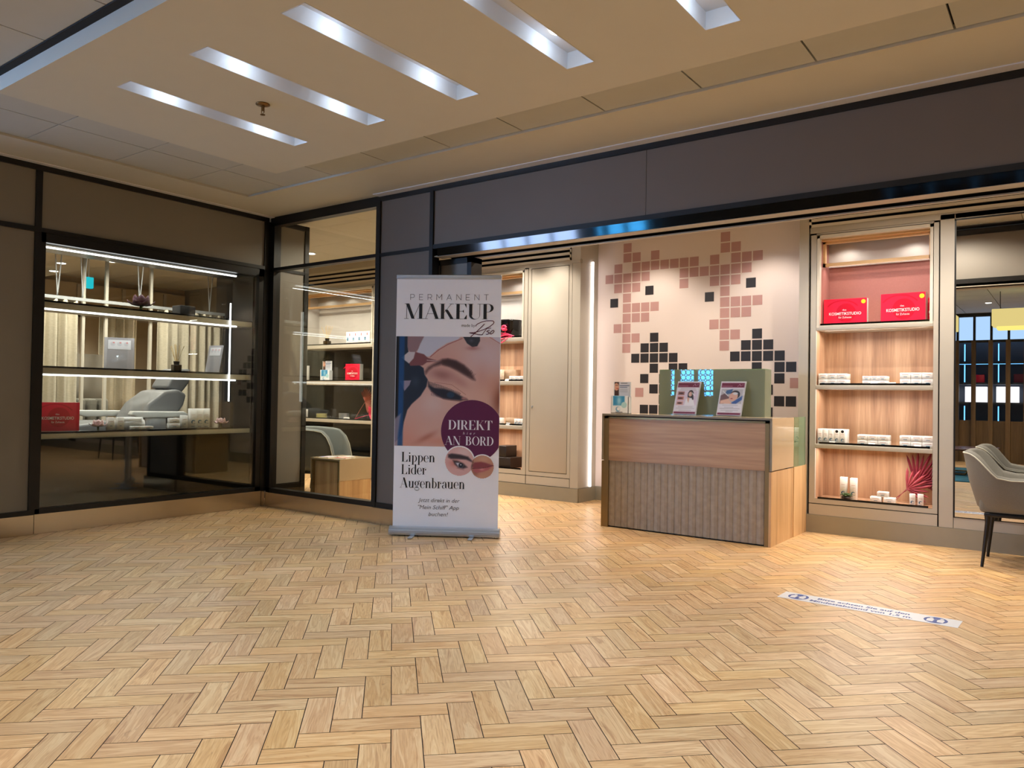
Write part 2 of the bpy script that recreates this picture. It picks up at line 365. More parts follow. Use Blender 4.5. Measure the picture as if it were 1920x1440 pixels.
def sans(mb, s, x0, x1, zb, hgt, place, mi=0, shear=0, thin=0):
    """lettering in the built-in sans face, fitted between x0 and x1 (zb = baseline, hgt = cap height)"""
    key = (s, shear, thin)
    if key not in _txt:
        c = bpy.data.curves.new('lettering', 'FONT'); c.body = s; c.shear = shear; c.offset = thin; c.resolution_u = 3
        o = bpy.data.objects.new('lettering', c); COL.objects.link(o); dg_ = bpy.context.evaluated_depsgraph_get()
        me = bpy.data.meshes.new_from_object(o.evaluated_get(dg_))
        _txt[key] = ([tuple(v.co) for v in me.vertices], [tuple(p.vertices) for p in me.polygons])
        bpy.data.objects.remove(o); bpy.data.curves.remove(c); bpy.data.meshes.remove(me)
    vs, fs = _txt[key]
    if not vs: return
    xs = [v[0] for v in vs]; a, b = min(xs), max(xs); sx = (x1-x0)/(b-a); sz = hgt/.72
    mb.add([place(x0+(v[0]-a)*sx, zb+v[1]*sz) for v in vs], fs, mi)
# ------------------------------------------------------------------ painted prints (printed pictures, as coloured meshes)
class Paint:
    def __init__(s, w, h, x0, y0, x1, y1, bg):
        s.w, s.h = w, h; s.X, s.Y = np.meshgrid(x0+(np.arange(w)+.5)/w*(x1-x0), y0+(np.arange(h)+.5)/h*(y1-y0))
        s.c = np.ones((h, w, 3))*np.array(bg, float)
    def mix(s, m, col):
        m = np.clip(m, 0, 1)[..., None]; s.c = s.c*(1-m)+np.array(col, float)*m
    def poly(s, pts, col, soft=.8, al=1):
        X, Y = s.X, s.Y; ins = np.zeros(X.shape, bool); dist = np.full(X.shape, 1e9); n = len(pts)
        for i in range(n):
            (ax, ay), (bx, by) = pts[i], pts[(i+1) % n]
            c = ((ay > Y) != (by > Y)) & (X < (bx-ax)*(Y-ay)/((by-ay) or 1e-9)+ax); ins ^= c
            dx, dy = bx-ax, by-ay; t = np.clip(((X-ax)*dx+(Y-ay)*dy)/(dx*dx+dy*dy+1e-9), 0, 1)
            dist = np.minimum(dist, np.hypot(X-ax-t*dx, Y-ay-t*dy))
        s.mix((np.where(ins, dist, -dist)/soft*.5+.5)*al if al == 1 else np.clip(np.where(ins, dist, -dist)/soft*.5+.5, 0, 1)*al, col)
    def ell(s, cx, cy, rx, ry, col, soft=1, al=1, rot=0):
        c, d = math.cos(rot), math.sin(rot); u = (s.X-cx)*c+(s.Y-cy)*d; v = -(s.X-cx)*d+(s.Y-cy)*c
        r = np.hypot(u/rx, v/ry); s.mix(np.clip((1-r)*min(rx, ry)/soft+.5, 0, 1)*al, col)
    def blob(s, cx, cy, rx, ry, col, al=1, rot=0):
        c, d = math.cos(rot), math.sin(rot); u = (s.X-cx)*c+(s.Y-cy)*d; v = -(s.X-cx)*d+(s.Y-cy)*c
        s.mix(np.exp(-((u/rx)**2+(v/ry)**2))*al, col)
    def line(s, pts, wd, col, al=1):
        for (ax, ay), (bx, by) in zip(pts, pts[1:]):
            dx, dy = bx-ax, by-ay; t = np.clip(((s.X-ax)*dx+(s.Y-ay)*dy)/(dx*dx+dy*dy+1e-9), 0, 1)
            d = np.hypot(s.X-ax-t*dx, s.Y-ay-t*dy); s.mix(np.clip((wd/2-d)/.6+.5, 0, 1)*al, col)
    def build(s, name, place, parent, m, mask=None, local=False):
        """place(u,v) with u,v in 0..1 from the top left"""
        w, h = s.w, s.h; vs = [place(i/w, j/h) for j in range(h+1) for i in range(w+1)]
        fs, cols = [], []; c = s.c/255; c = np.where(c <= .04045, c/12.92, ((c+.055)/1.055)**2.4)
        for j in range(h):
            for i in range(w):
                if mask is not None and not mask[j, i]: continue
                a = j*(w+1)+i; fs.append((a, a+w+1, a+w+2, a+1)); cols.append(c[j, i])
        off = parent_loc(parent) if parent and not local else Vector((0, 0, 0))
        me = bpy.data.meshes.new(name); me.from_pydata([tuple(Vector(v)-off) for v in vs], [], fs)
        at = me.color_attributes.new('Col', 'FLOAT_COLOR', 'CORNER'); d = np.ones((len(fs)*4, 4)); d[:, :3] = np.repeat(np.array(cols), 4, 0)
        at.data.foreach_set('color', d.ravel()); me.materials.append(m); o = bpy.data.objects.new(name, me); COL.objects.link(o)
        if parent: o.parent = parent
        return o

# ================================================================== SETTING
# ------------------------------------------------------------------ herringbone floor
def build_floor():
    W = .1; u0, v0 = .1141, 2.9143; s2 = math.sqrt(2); g = .0016
    vs, fs, uvs, cs = [], [], [], []; rnd = random.Random(3)
    def plank(ua, ub, va, vb, along_u):
        uc, vc = (ua+ub)/2, (va+vb)/2; x, y = (uc-vc)/s2, (uc+vc)/s2
        if not (-9.6 < x < 4.2 and -3.6 < y < 7.5): return
        b = len(vs)
        for u, v in ((ua+g, va+g), (ub-g, va+g), (ub-g, vb-g), (ua+g, vb-g)): vs.append(((u-v)/s2, (u+v)/s2, 0))
        fs.append((b, b+1, b+2, b+3)); ox, oy = rnd.random()*40, rnd.random()*40
        q = [(0, 0), (.3, 0), (.3, .1), (0, .1)] if along_u else [(0, .1), (0, 0), (.3, 0), (.3, .1)]
        if rnd.random() < .5: q = [(.3-a, .1-c) for a, c in q]
        uvs.extend([(a+ox, c+oy) for a, c in q]); r = (rnd.random(), rnd.random(), rnd.random(), 1); cs.extend([r]*4)
    for m in range(-24, 24):
        for k in range(-140, 140):
            u = u0+k*W+m*6*W; v = v0+k*W
            if abs(u) > 13 or abs(v) > 13: continue
            plank(u, u+3*W, v, v+W, True); plank(u-W, u, v, v+3*W, False)
    me = bpy.data.meshes.new('floor'); me.from_pydata(vs, [], fs)
    uv = me.uv_layers.new(name='UVMap'); uv.data.foreach_set('uv', np.array(uvs).ravel())
    at = me.color_attributes.new('Col', 'FLOAT_COLOR', 'CORNER'); at.data.foreach_set('color', np.array(cs, float).ravel())
    m = bpy.data.materials.new('oak_herringbone'); m.use_nodes = True; nt = m.node_tree; N = nt.nodes.new; K = nt.links.new; b = nt.nodes['Principled BSDF']
    uvn = N('ShaderNodeUVMap'); uvn.uv_map = 'UVMap'; vc = N('ShaderNodeVertexColor'); vc.layer_name = 'Col'
    sp = N('ShaderNodeSeparateColor'); K(vc.outputs[0], sp.inputs[0])
    def noise(sx, sy, scale, detail, dist=0):
        mp = N('ShaderNodeMapping'); mp.inputs['Scale'].default_value = (sx, sy, 1); K(uvn.outputs[0], mp.inputs[0])
        n = N('ShaderNodeTexNoise'); n.inputs['Scale'].default_value = scale; n.inputs['Detail'].default_value = detail; n.inputs['Distortion'].default_value = dist
        K(mp.outputs[0], n.inputs['Vector']); return n.outputs['Fac']
    def math_(op, a, b_=None, c=None):
        n = N('ShaderNodeMath'); n.operation = op
        for i, x in enumerate((a, b_, c)):
            if x is None: continue
            if isinstance(x, (int, float)): n.inputs[i].default_value = x
            else: K(x, n.inputs[i])
        return n.outputs[0]
    a = noise(1.1, 11, 2.6, 4, .9); f = noise(2, 70, 5, 5, .3); kn = noise(5, 12, 2.6, 3, 1.4)
    bands = math_('SINE', math_('MULTIPLY', a, 34)); bands = math_('MULTIPLY_ADD', bands, .075, 0)
    tot = math_('ADD', math_('MULTIPLY', a, .55), math_('MULTIPLY', f, .42)); tot = math_('ADD', tot, bands)
    rp = N('ShaderNodeValToRGB'); e = rp.color_ramp.elements
    e[0].position = .28; e[0].color = L4((176, 130, 84)); e[1].position = .68; e[1].color = L4((226, 192, 142))
    k = e.new(.46); k.color = L4((208, 166, 114)); K(tot, rp.inputs[0])
    kr = N('ShaderNodeValToRGB'); kr.color_ramp.elements[0].position = .66; kr.color_ramp.elements[1].position = .80
    kr.color_ramp.elements[0].color = (0, 0, 0, 1); kr.color_ramp.elements[1].color = (.6, .6, .6, 1); K(kn, kr.inputs[0])
    mx = N('ShaderNodeMix'); mx.data_type = 'RGBA'; K(kr.outputs[0], mx.inputs[0]); K(rp.outputs[0], mx.inputs[6]); mx.inputs[7].default_value = L4((130, 90, 54))
    br = math_('MULTIPLY_ADD', sp.outputs[0], .20, .86); hs = N('ShaderNodeHueSaturation'); K(br, hs.inputs['Value'])
    K(math_('MULTIPLY_ADD', sp.outputs[1], .008, .496), hs.inputs['Hue']); K(math_('MULTIPLY_ADD', sp.outputs[2], .12, .90), hs.inputs['Saturation'])
    K(mx.outputs[2], hs.inputs['Color']); K(hs.outputs[0], b.inputs['Base Color'])
    K(math_('MULTIPLY_ADD', f, .2, .28), b.inputs['Roughness'])
    bn = N('ShaderNodeBump'); bn.inputs['Strength'].default_value = .15; bn.inputs['Distance'].default_value = .001; K(f, bn.inputs['Height']); K(bn.outputs[0], b.inputs['Normal'])
    me.materials.append(m); o = bpy.data.objects.new('floor', me); COL.objects.link(o); o['kind'] = 'structure'
    j = MB().box(-13, 4.4, -3.7, 7.6, -.06, -.003); jo = j.build('floor_joints', mat('dark_grout', (40, 30, 26), .9)); jo.parent = o
build_floor()

# ------------------------------------------------------------------ hall ceiling
ce = struct('ceiling')
m = MB()
m.box(-6.52, -5.93, -3.6, 4.76, 2.86, 2.90); m.box(-12.65, -6.525, -3.6, 1.55, 2.86, 2.90); m.box(-5.93, 4.2, 4.09, 4.76, 2.86, 2.90)
m.build('soffit', ceil_m, ce)
m = MB(); m.box(-5.935, -5.925, -3.6, 4.095, 2.853, 2.90); m.box(-5.93, 4.2, 4.085, 4.098, 2.853, 2.90)
m.build('soffit_edge', ceil_m, ce)
m = MB(); xs = [-5.922, -5.416]+[-4.796+.62*i for i in range(15)]; ys = [4.083, 3.5, 2.9, 2.29, 1.69, 1.09, .49, -.11, -.71, -1.31, -1.91, -2.51, -3.11, -3.6]
for a, b in zip(xs, xs[1:]):
    for c, d in zip(ys, ys[1:]):
        m.box(a+.005, b-.005, d+.003, c-.003, 2.868, 2.885)
m.box(-5.93, 4.2, -3.6, 4.09, 2.892, 2.92, 1)
m.build('metal_tiles', [tile_m, darkgap], ce)
m = MB(); m.box(-6.50, -6.40, 1.3, 4.72, 2.853, 2.861); m.box(-4.93, 4.2, 4.64, 4.73, 2.853, 2.861)
m.build('edge_trim', mat('pale_satin_edge_trim', (222, 222, 226), .3), ce)
SLX = [(-4.239, -4.092), (-3.532, -3.37), (-2.811, -2.646), (-2.08, -1.918), (-1.347, -1.18), (-.62, -.455), (.105, .27), (.83, .995), (1.555, 1.72)]
m = MB(); RZ, RT = 2.78, 2.867
m.box(-4.89, 3.2, 1.735, 2.08, RZ, RT); m.box(-4.89, 3.2, 3.27, 3.61, RZ, RT)
xs = [-4.89]+[v for a in SLX for v in a]+[3.2]
for a, b in zip(xs[::2], xs[1::2]): m.box(a, b, 2.08, 3.27, RZ, RT)
m.build('raft', ceil_m, ce)
m = MB().box(-5.0, 3.3, 1.69, 1.735, 2.862, 2.869); m.build('raft_shade_strip', darkgap, ce)  # flat dark strip: shade of the recess beside the raft is its colour
for i, (a, b) in enumerate(SLX):
    vis = ['leftmost and farthest slot, over the left display window', 'second slot from the left, beside the sprinkler', 'middle slot, with two glowing lamps', 'fourth slot, one bright lamp near its end', 'rightmost slot at the top edge']
    lab = 'long white recessed ceiling light, '+vis[i] if i < 5 else 'long white recessed ceiling light outside the picture, '+('first second third fourth'.split()[i-5])+' right of the visible five'
    t = thing('recessed_ceiling_light', lab, 'ceiling light', ((a+b)/2, 2.675, RZ), 0, 'recessed light slots in the ceiling raft')
    m = MB(); e = .004
    m.box(a, a+e, 2.08, 3.27, RZ-.001, 2.862); m.box(b-e, b, 2.08, 3.27, RZ-.001, 2.862)
    m.box(a, b, 2.08, 2.08+e, RZ-.001, 2.862); m.box(a, b, 3.27-e, 3.27, RZ-.001, 2.862); m.box(a, b, 2.08, 3.27, 2.862, 2.866)
    m.build('trough', slot_m, t)
    for yy in (2.36, 3.03):
        d = MB().cyl(((a+b)/2+.02, yy, 2.852), .042, .01, 24); d.build('lamp', lampdisc, t)
        lamp('slot_spot', 'SPOT', ((a+b)/2+.02, yy, 2.84), P_SLOT, COOL, .03, 92, .5, parent=t)
        lamp('slot_glow', 'POINT', ((a+b)/2+.035, yy, 2.835), P_SLOT*.03, COOL, .012, parent=t)
def sprinkler(loc, lab, s=1):
    t = thing('fire_sprinkler', lab, 'sprinkler', loc, 0, None); x, y, z = loc
    MB().lathe((x, y, z), [(0, 0), (.038*s, 0), (.04*s, -.006), (.022*s, -.012), (.012*s, -.014)]).build('escutcheon', brassm, t)
    m = MB().cyl((x, y, z-.04*s), .007*s, .03*s, 10); m.tube([(x-.012*s, y, z-.012), (x-.012*s, y, z-.05*s), (x, y, z-.06*s), (x+.012*s, y, z-.05*s), (x+.012*s, y, z-.012)], .0025*s, 6)
    m.cyl((x, y, z-.064*s), .014*s, .003, 14); m.build('sprinkler_head', brassm, t); return t
sprinkler((-3.776, 2.687, RZ), 'brass fire sprinkler on the white ceiling raft between two light slots')
HN = iter('left rear,middle rear left,middle rear,right rear,far right,back left,back middle left,back middle right,back right'.split(','))
for (x, y) in ((-5.2, .8), (-3.3, .6), (-1.3, .6), (.7, .6), (2.5, 1.0), (-5.2, -1.6), (-3.2, -1.8), (-1.2, -1.8), (.8, -1.8), (-5.4, 3.2)):
    if (x, y) == (-5.4, 3.2): continue
    t = thing('ceiling_downlight', 'round white hall ceiling downlight outside the picture, '+next(HN)+' position', 'ceiling light', (x, y, 2.868), 0, 'downlights in the hall ceiling')
    MB().cyl((x, y, 2.862), .06, .008, 24).build('rim', slot_m, t); MB().cyl((x, y, 2.859), .045, .006, 24).build('lens', lampdisc, t)
    lamp('downlight_spot', 'SPOT', (x, y, 2.85), P_HALL*(.15 if x < -5 else (.6 if x < -3 else 1.3)), WARM, .05, 130, .8, parent=t)

# ------------------------------------------------------------------ left wall
wl = struct('wall_left')
XF = -6.455
m = MB(); X0, X1 = -6.56, -6.475
m.box(X0, X1, 1.3, 2.58, 2.365, 2.815); m.box(X0, X1, 2.62, 4.66, 2.365, 2.815); m.box(X0, X1, 1.3, 2.58, .185, 2.335)
m.build('panel', taupe, wl)
m = MB()
m.box(-6.56, XF, 1.3, 4.70, 2.812, 2.857); m.box(-6.56, XF, 1.3, 2.60, 2.333, 2.370); m.box(-6.56, XF, 2.60, 4.70, 2.335, 2.368)
m.box(-6.56, XF-.002, 2.58, 2.625, .15, 2.815); m.box(-6.56, XF-.002, 4.655, 4.72, .15, 2.815); m.box(-6.56, XF, 1.3, 2.60, .15, .186)
m.build('frame', blackm, wl)
w1 = struct('window_1')
m = MB()
m.box(-6.56, -6.462, 2.62, 2.66, .15, 2.335); m.box(-6.56, -6.462, 4.60, 4.66, .15, 2.335)
m.box(-6.56, -6.462, 2.62, 4.66, 2.262, 2.336); m.box(-6.56, -6.462, 2.62, 4.66, .15, .192)
m.build('frame', blackm, w1)
MB().box(-6.492, -6.484, 2.655, 4.605, .19, 2.264).build('pane', clear, w1)
MB().box(-6.53, -6.52, 2.655, 4.605, .19, .725).build('lower_panel', blackgloss, w1)
m = MB(); m.box(-6.90, -6.53, 2.62, 2.64, .15, 2.34); m.box(-6.90, -6.53, 4.60, 4.62, .15, 2.34); m.box(-6.9, -6.53, 2.62, 4.62, 2.256, 2.3)
m.build('reveal', mat('black_satin_reveal', (22, 21, 20), .25), w1)
bb = smod('baseboard_left', MB().box(-6.60, -6.450, 1.3, 2.617, 0, .150).box(-6.60, -6.450, 2.621, 4.66, 0, .153).box(-6.60, -6.447, 4.664, 4.70, 0, .153), steel)
smod('baseboard_front', MB().box(-6.45, -4.925, 4.705, 4.80, 0, .138).box(-4.921, -4.27, 4.69, 4.80, 0, .138), steel)
# ------------------------------------------------------------------ shop front
wf = struct('wall_front')
YF = 4.72; YB = 4.80
m = MB(); m.box(-4.915, -4.325, YF+.012, YB-.01, .18, 2.33); m.box(-4.915, -4.325, YF+.012, YB-.01, 2.35, 2.82); m.box(-4.295, -2.36, YF+.012, YB-.01, 2.362, 2.82)
m.box(-2.3565, 4.2, YF+.012, YB-.01, 2.362, 2.82); m.build('panel', greyp, wf)
m = MB()
m.box(-4.96, 4.2, YF, YB, 2.813, 2.858); m.box(-6.46, -4.96, YF, YB, 2.773, 2.862); m.box(-6.46, -4.33, YF, YB, 2.325, 2.355)
m.box(-4.33, 4.2, YF, YB, 2.331, 2.366); m.box(-6.46, -6.40, YF, YB, .14, 2.80); m.box(-4.962, -4.912, YF-.004, YB, .14, 2.82)
m.box(-4.328, -4.29, YF-.004, YB, .14, 2.82); m.box(-6.46, -4.29, YF, YB, .139, .18)
m.build('frame', blackm, wf)
m = MB(); m.prism([(YF+.005, 2.331), (YF+.0145, 2.268), (YB, 2.268), (YB, 2.331)], -4.25, 4.2, 0, 'yz'); m.build('header_strip', blackgloss, wf)
m = MB(); m.box(-4.29, 4.2, YF+.02, 4.84, 2.266, 2.274); m.box(-4.29, 4.2, 4.962, 4.99, 2.266, 2.274); m.build('soffit_strip', champ, wf)
m = MB(); m.box(-4.29, 4.2, 4.84, 4.962, 2.288, 2.299); m.box(-4.29, 4.2, 4.84, 4.845, 2.274, 2.29); m.box(-4.29, 4.2, 4.957, 4.962, 2.274, 2.29); m.build('shutter_slot', mat('black_cavity_shade', (5, 5, 5), .9, spec=.1), wf)  # slot darkness is put into the near-black lining colour
m = MB(); m.box(-4.29, 4.2, 4.94, 4.98, 2.34, 2.83); m.build('inner_panel', taupe, wf)
m = MB(); m.box(-4.29, 4.2, 4.935, 4.992, 2.30, 2.345); m.box(-4.29, 4.2, 4.935, 4.992, 2.776, 2.832); m.build('inner_frame', blackm, wf)
w2 = struct('window_2')
m = MB(); m.box(-6.405, -4.958, YF+.03, YF+.04, .178, 2.33); m.box(-6.405, -4.958, YF+.03, YF+.04, 2.35, 2.78); m.build('pane', clear, w2)
# side wall just inside the window and folded partition behind the banner
ws = struct('wall_side')
m = MB(); m.box(-6.50, -6.425, YB, 5.12, .21, 2.335); m.box(-6.50, -6.425, YB, 5.12, 2.365, 2.80); m.build('panel', taupe, ws)
m = MB(); m.box(-6.52, -6.41, 5.11, 5.16, 0, 2.84); m.box(-6.50, -6.415, YB, 5.12, 2.335, 2.366); m.box(-6.50, -6.415, YB, 5.12, 2.79, 2.84); m.box(-6.50, -6.415, YB, 5.12, .0, .212)
m.build('frame', blackm, ws)
wp = thing('folded_partition', 'folded taupe sliding partition with black edges, standing behind the banner', 'partition', (-4.15, 4.97, 0))
MB().box(-4.36, -4.055, 4.90, 5.02, .03, 2.225).build('partition_panel', taupe, wp)
MB().box(-4.40, -4.355, 4.89, 5.03, 0, 2.266).box(-4.06, -4.015, 4.89, 5.03, 0, 2.266).box(-4.40, -4.015, 4.89, 5.03, 2.222, 2.266).build('partition_frame', blackm, wp)
# ------------------------------------------------------------------ shop interior shell
c2 = struct('ceiling_shop')
m = MB(); xs = [-12.6, -11.2, -10.0, -8.8, -8.2, -7.6, -7.0, -6.4, -5.8, -5.2, -4.6, -4.0, -3.4, -2.8, -2.2, -1.6, -1, -.4, .2, 4.2]; ys = [4.985, 5.35, 6.0, 6.75, 7.6]
for a, b in zip(xs, xs[1:]):
    for c, d in zip(ys, ys[1:]): m.box(a+.002, b-.002, c+.002, d-.002, 2.88, 2.90)
m.box(-12.6, 4.2, 4.8, 4.985, 2.875, 2.90); m.box(-12.6, -6.56, 1.6, 4.98, 2.76, 2.80); m.box(-12.6, 4.2, 4.9, 7.6, 2.904, 2.93, 1)
m.build('shop_ceiling_panels', [ceil_m, darkgap], c2)
SQ = dict(pink={0: [2, 12], 1: [2, 3, 5, 12, 13], 2: [1, 3, 4, 5, 6, 7, 8, 9, 11, 13, 14, 15], 3: [0, 1, 2, 3, 4, 8, 9, 10, 11, 12, 13, 14], 4: [1, 2, 3, 8, 11, 12, 13],
    5: [2, 12], 6: [2, 3, 4, 5, 12, 13, 14, 15], 7: [2, 3, 4, 12, 13, 14], 8: [1, 2, 11, 12], 9: [2, 3, 12, 13], 10: [2, 12], 13.4: [18.35], 14.35: [3.48]},
    black={4.4: [4.43, 14.4], 5.43: [.58, 10.53], 9: [5, 15], 10: [4, 5, 6, 14, 15, 16], 11: [3, 4, 5, 6, 7, 13, 14, 15, 16, 17], 12: [5, 7, 8, 15, 17, 18], 13: [4, 6, 7, 14, 17], 14: [5, 6, 15, 16], 15: [6, 17, 18], 16: [4, 5, 6, 15, 16], 17: [4, 5, 14]})
m = MB(); m.box(-4.30, -1.90, 7.392, 7.45, 0, 2.88)
for k, mi in (('pink', 1), ('black', 2)):
    for r, cs in SQ[k].items():
        for c in cs:
            x = -4.159+.1087*c; z = 2.79-.1085*r; m.quad((x, 7.3905, z-.096), (x+.096, 7.3905, z-.096), (x+.096, 7.3905, z), (x, 7.3905, z), mi)
smod('wall_back', m, [cream, pinksq, blacksq])
smod('wall_back_left', MB().box(-12.6, -4.30, 7.45, 7.5, 0, 2.9).box(-1.9, 4.2, 7.45, 7.5, 0, 2.9), taupe)
smod('baseboard_back', MB().box(-4.25, -1.90, 7.375, 7.392, 0, .15), plinth)
# plinths under the cabinet rows
smod('baseboard_back_left', MB().box(-9.6, -4.250, 7.010, 7.4, 0, .147).box(-4.262, -4.244, 7.03, 7.39, 0, .147), plinth)
smod('baseboard_back_right', MB().box(-1.94, 4.2, 6.842, 7.4, 0, .151), plinth)
smod('wall_right', MB().box(4.2, 4.25, -3.7, 7.6, 0, 2.95), taupe)
smod('wall_far_left', MB().box(-12.65, -12.6, -3.7, 7.6, 0, 2.95), mat('warm_beige_wall', (176, 160, 136), .6))
smod('wall_treatment', MB().box(-12.6, -6.565, 1.55, 1.6, 0, 2.9), taupe)

# ------------------------------------------------------------------ wall behind the camera: opposite shopfront, seen in the mirror
YO = -3.5
wb = struct('wall_rear')
m = MB()
m.box(-12.6, -11.4, YO-.1, YO, 0, 2.9); m.box(-7.8, -7.45, YO-.1, YO, 0, 2.9); m.box(-11.4, -7.8, YO-.1, YO, 0, .9); m.box(-11.4, -7.8, YO-.1, YO, 2.6, 2.9); m.box(-6.33, -2.4, YO-.1, YO, 0, 2.9); m.box(-7.45, -6.33, YO-.1, YO, 0, 1.2); m.box(-7.45, -6.33, YO-.1, YO, 2.5, 2.9)
m.box(2.4, 4.2, YO-.1, YO, 0, 2.9); m.box(-2.4, 2.4, YO-.1, YO, 2.80, 2.9, 1)
m.build('wall_panel', [taupe, blackm], wb)
w3 = struct('window_3')
m = MB(); m.box(-7.45, -6.33, YO-.09, YO-.08, 1.2, 2.5); m.build('daylight', skyw, w3)
m = MB()
for x0, x1 in ((-7.45, -7.36), (-7.26, -7.13), (-6.80, -6.715), (-6.353, -6.33)): m.box(x0, x1, YO-.05, YO+.01, 1.2, 2.5)
m.box(-7.45, -6.33, YO-.05, YO+.01, 1.29, 1.325); m.build('frame', blackm, w3)
m = MB()
for i in range(10):
    for j in range(11):
        x = -7.41+i*.115; z = 1.26+j*.115
        m.tube([(x+.0575*math.cos(a*PI/6), YO-.04, z+.0575*math.sin(a*PI/6)) for a in range(13)], .008, 5)
m.build('lattice', mat('dark_red_lattice', (90, 50, 70), .5), w3)
w5 = struct('added_fill_window')  # unseen window added to throw blue light on banner and facade
MB().box(-11.4, -7.8, YO-.09, YO-.08, .9, 2.6).build('daylight', fillb, w5)
m = MB()
for i in range(7): x = -11.4+i*.6; m.box(x-.03, x+.03, YO-.05, YO+.01, .9, 2.6)
m.build('frame', blackm, w5)
w4 = struct('window_4')
m = MB(); m.box(-2.4, 2.4, YO-.09, YO-.08, 2.34, 2.80); m.build('daylight', skyp, w4)
m = MB()
for i in range(18): x = -2.4+i*.28; m.box(x-.02, x+.02, YO-.06, YO+.02, 2.34, 2.80)
m.box(-2.4, 2.4, YO-.06, YO+.03, 2.30, 2.345); m.build('frame', blackm, w4)
wo = struct('wall_rear_slats')
m = MB()
for i in range(18): x = -2.4+i*.28; m.box(x-.045, x+.03, YO-.02, YO+.05, 0, 2.34)
m.box(-2.4, 2.4, YO-.06, YO-.02, 0, .80); m.build('slat_panel', slatb, wo)
dc = thing('lit_display_shelving', 'dark display shelving with blue lit edges seen in the mirror across the hall', 'display shelving', (0, YO-.3, 0))
slm = mat('dark_slate_shelving', (46, 56, 70), .5)
MB().box(-2.4, 2.4, YO-.5, YO-.46, .7, 2.34).build('back_panel', slm, dc)
for z in (.76, 1.12, 1.50, 1.90): MB().box(-2.4, 2.4, YO-.46, YO-.12, z, z+.0345).build('shelf', slm, dc)
m = MB()
for i in range(9):
    x = -2.3+i*.56
    for z0, z1 in ((.80, 1.08), (1.54, 1.88), (1.95, 2.28)): m.box(x, x+.02, YO-.14, YO-.12, z0, z1)
m.box(-2.4, 2.4, YO-.14, YO-.12, 1.885, 1.895); m.build('edge_light', ledb, dc)
rn = random.Random(5); ORD = 'first second third fourth fifth sixth seventh eighth ninth'.split()
for i in range(9):
    x = -2.25+i*.52
    o = MB().box(x, x+.36, YO-.42, YO-.2, 1.155, 1.155+.27+.04*rn.random()).build('display_box', ledwh, None)
    tag(o, 'glowing white display box across the hall in the mirror, '+ORD[i]+' along its shelf', 'display box', 'white display boxes across the hall')
for i in range(7):
    x = -2.2+i*.62+.1*rn.random()
    o = MB().rbox(x, x+.16, YO-.36, YO-.24, 1.535, 1.535+.1+.12*rn.random(), .01).build('gift_bag', red if i % 2 else mat('maroon_bag', (110, 20, 44), .5), None)
    tag(o, 'red gift bag across the hall in the mirror, '+ORD[i]+' along its blue lit shelf', 'bag', 'red bags across the hall')
for x, y, L, nm in ((-1.03, -.35, .75, 'large nearer one'), (-2.03, -.9, .46, 'small one at the mirror edge'), (.55, -.6, .8, 'one right of the picture')):
    t = thing('pendant_lamp', 'box shaped yellow pendant lamp reflected in the mirror, '+nm, 'pendant lamp', (x, y, 2.3), 0, 'yellow pendant lamps in the hall')
    MB().rbox(x, x+L, y-.2, y+.2, 2.32, 2.58, .01).build('lamp_shade', lampy, t)
    MB().rbox(x+.06, x+L-.06, y-.14, y+.14, 2.27, 2.318, .01).build('diffuser', emis('lamp_diffuser', (255, 236, 130), .5), t)
    MB().cyl((x+.1, y, 2.58), .005, .288, 8).build('hanging_rod', blackm, t); MB().cyl((x+L-.1, y, 2.58), .005, .288, 8).build('hanging_rod', blackm, t)
o = MB().rbox(-1.9, -.2, -1.7, 1.02, .0, .014, .005).build('rug', tealrug); tag(o, 'teal patterned rug under a low table, seen in the mirror', 'rug')
t = thing('coffee_table', 'low dark red wooden table on bent brass legs, seen in the mirror', 'table', (-1.55, -.3, .014))
MB().rbox(-2.10, -.95, -.75, .15, .40, .43, .01).build('tabletop', redbrown, t)
for yy in (-.65, .05): MB().tube([(-1.95, yy, .40), (-1.70, yy, .035), (-1.35, yy, .035), (-1.1, yy, .40)], .012, 8).build('leg', brassm, t)

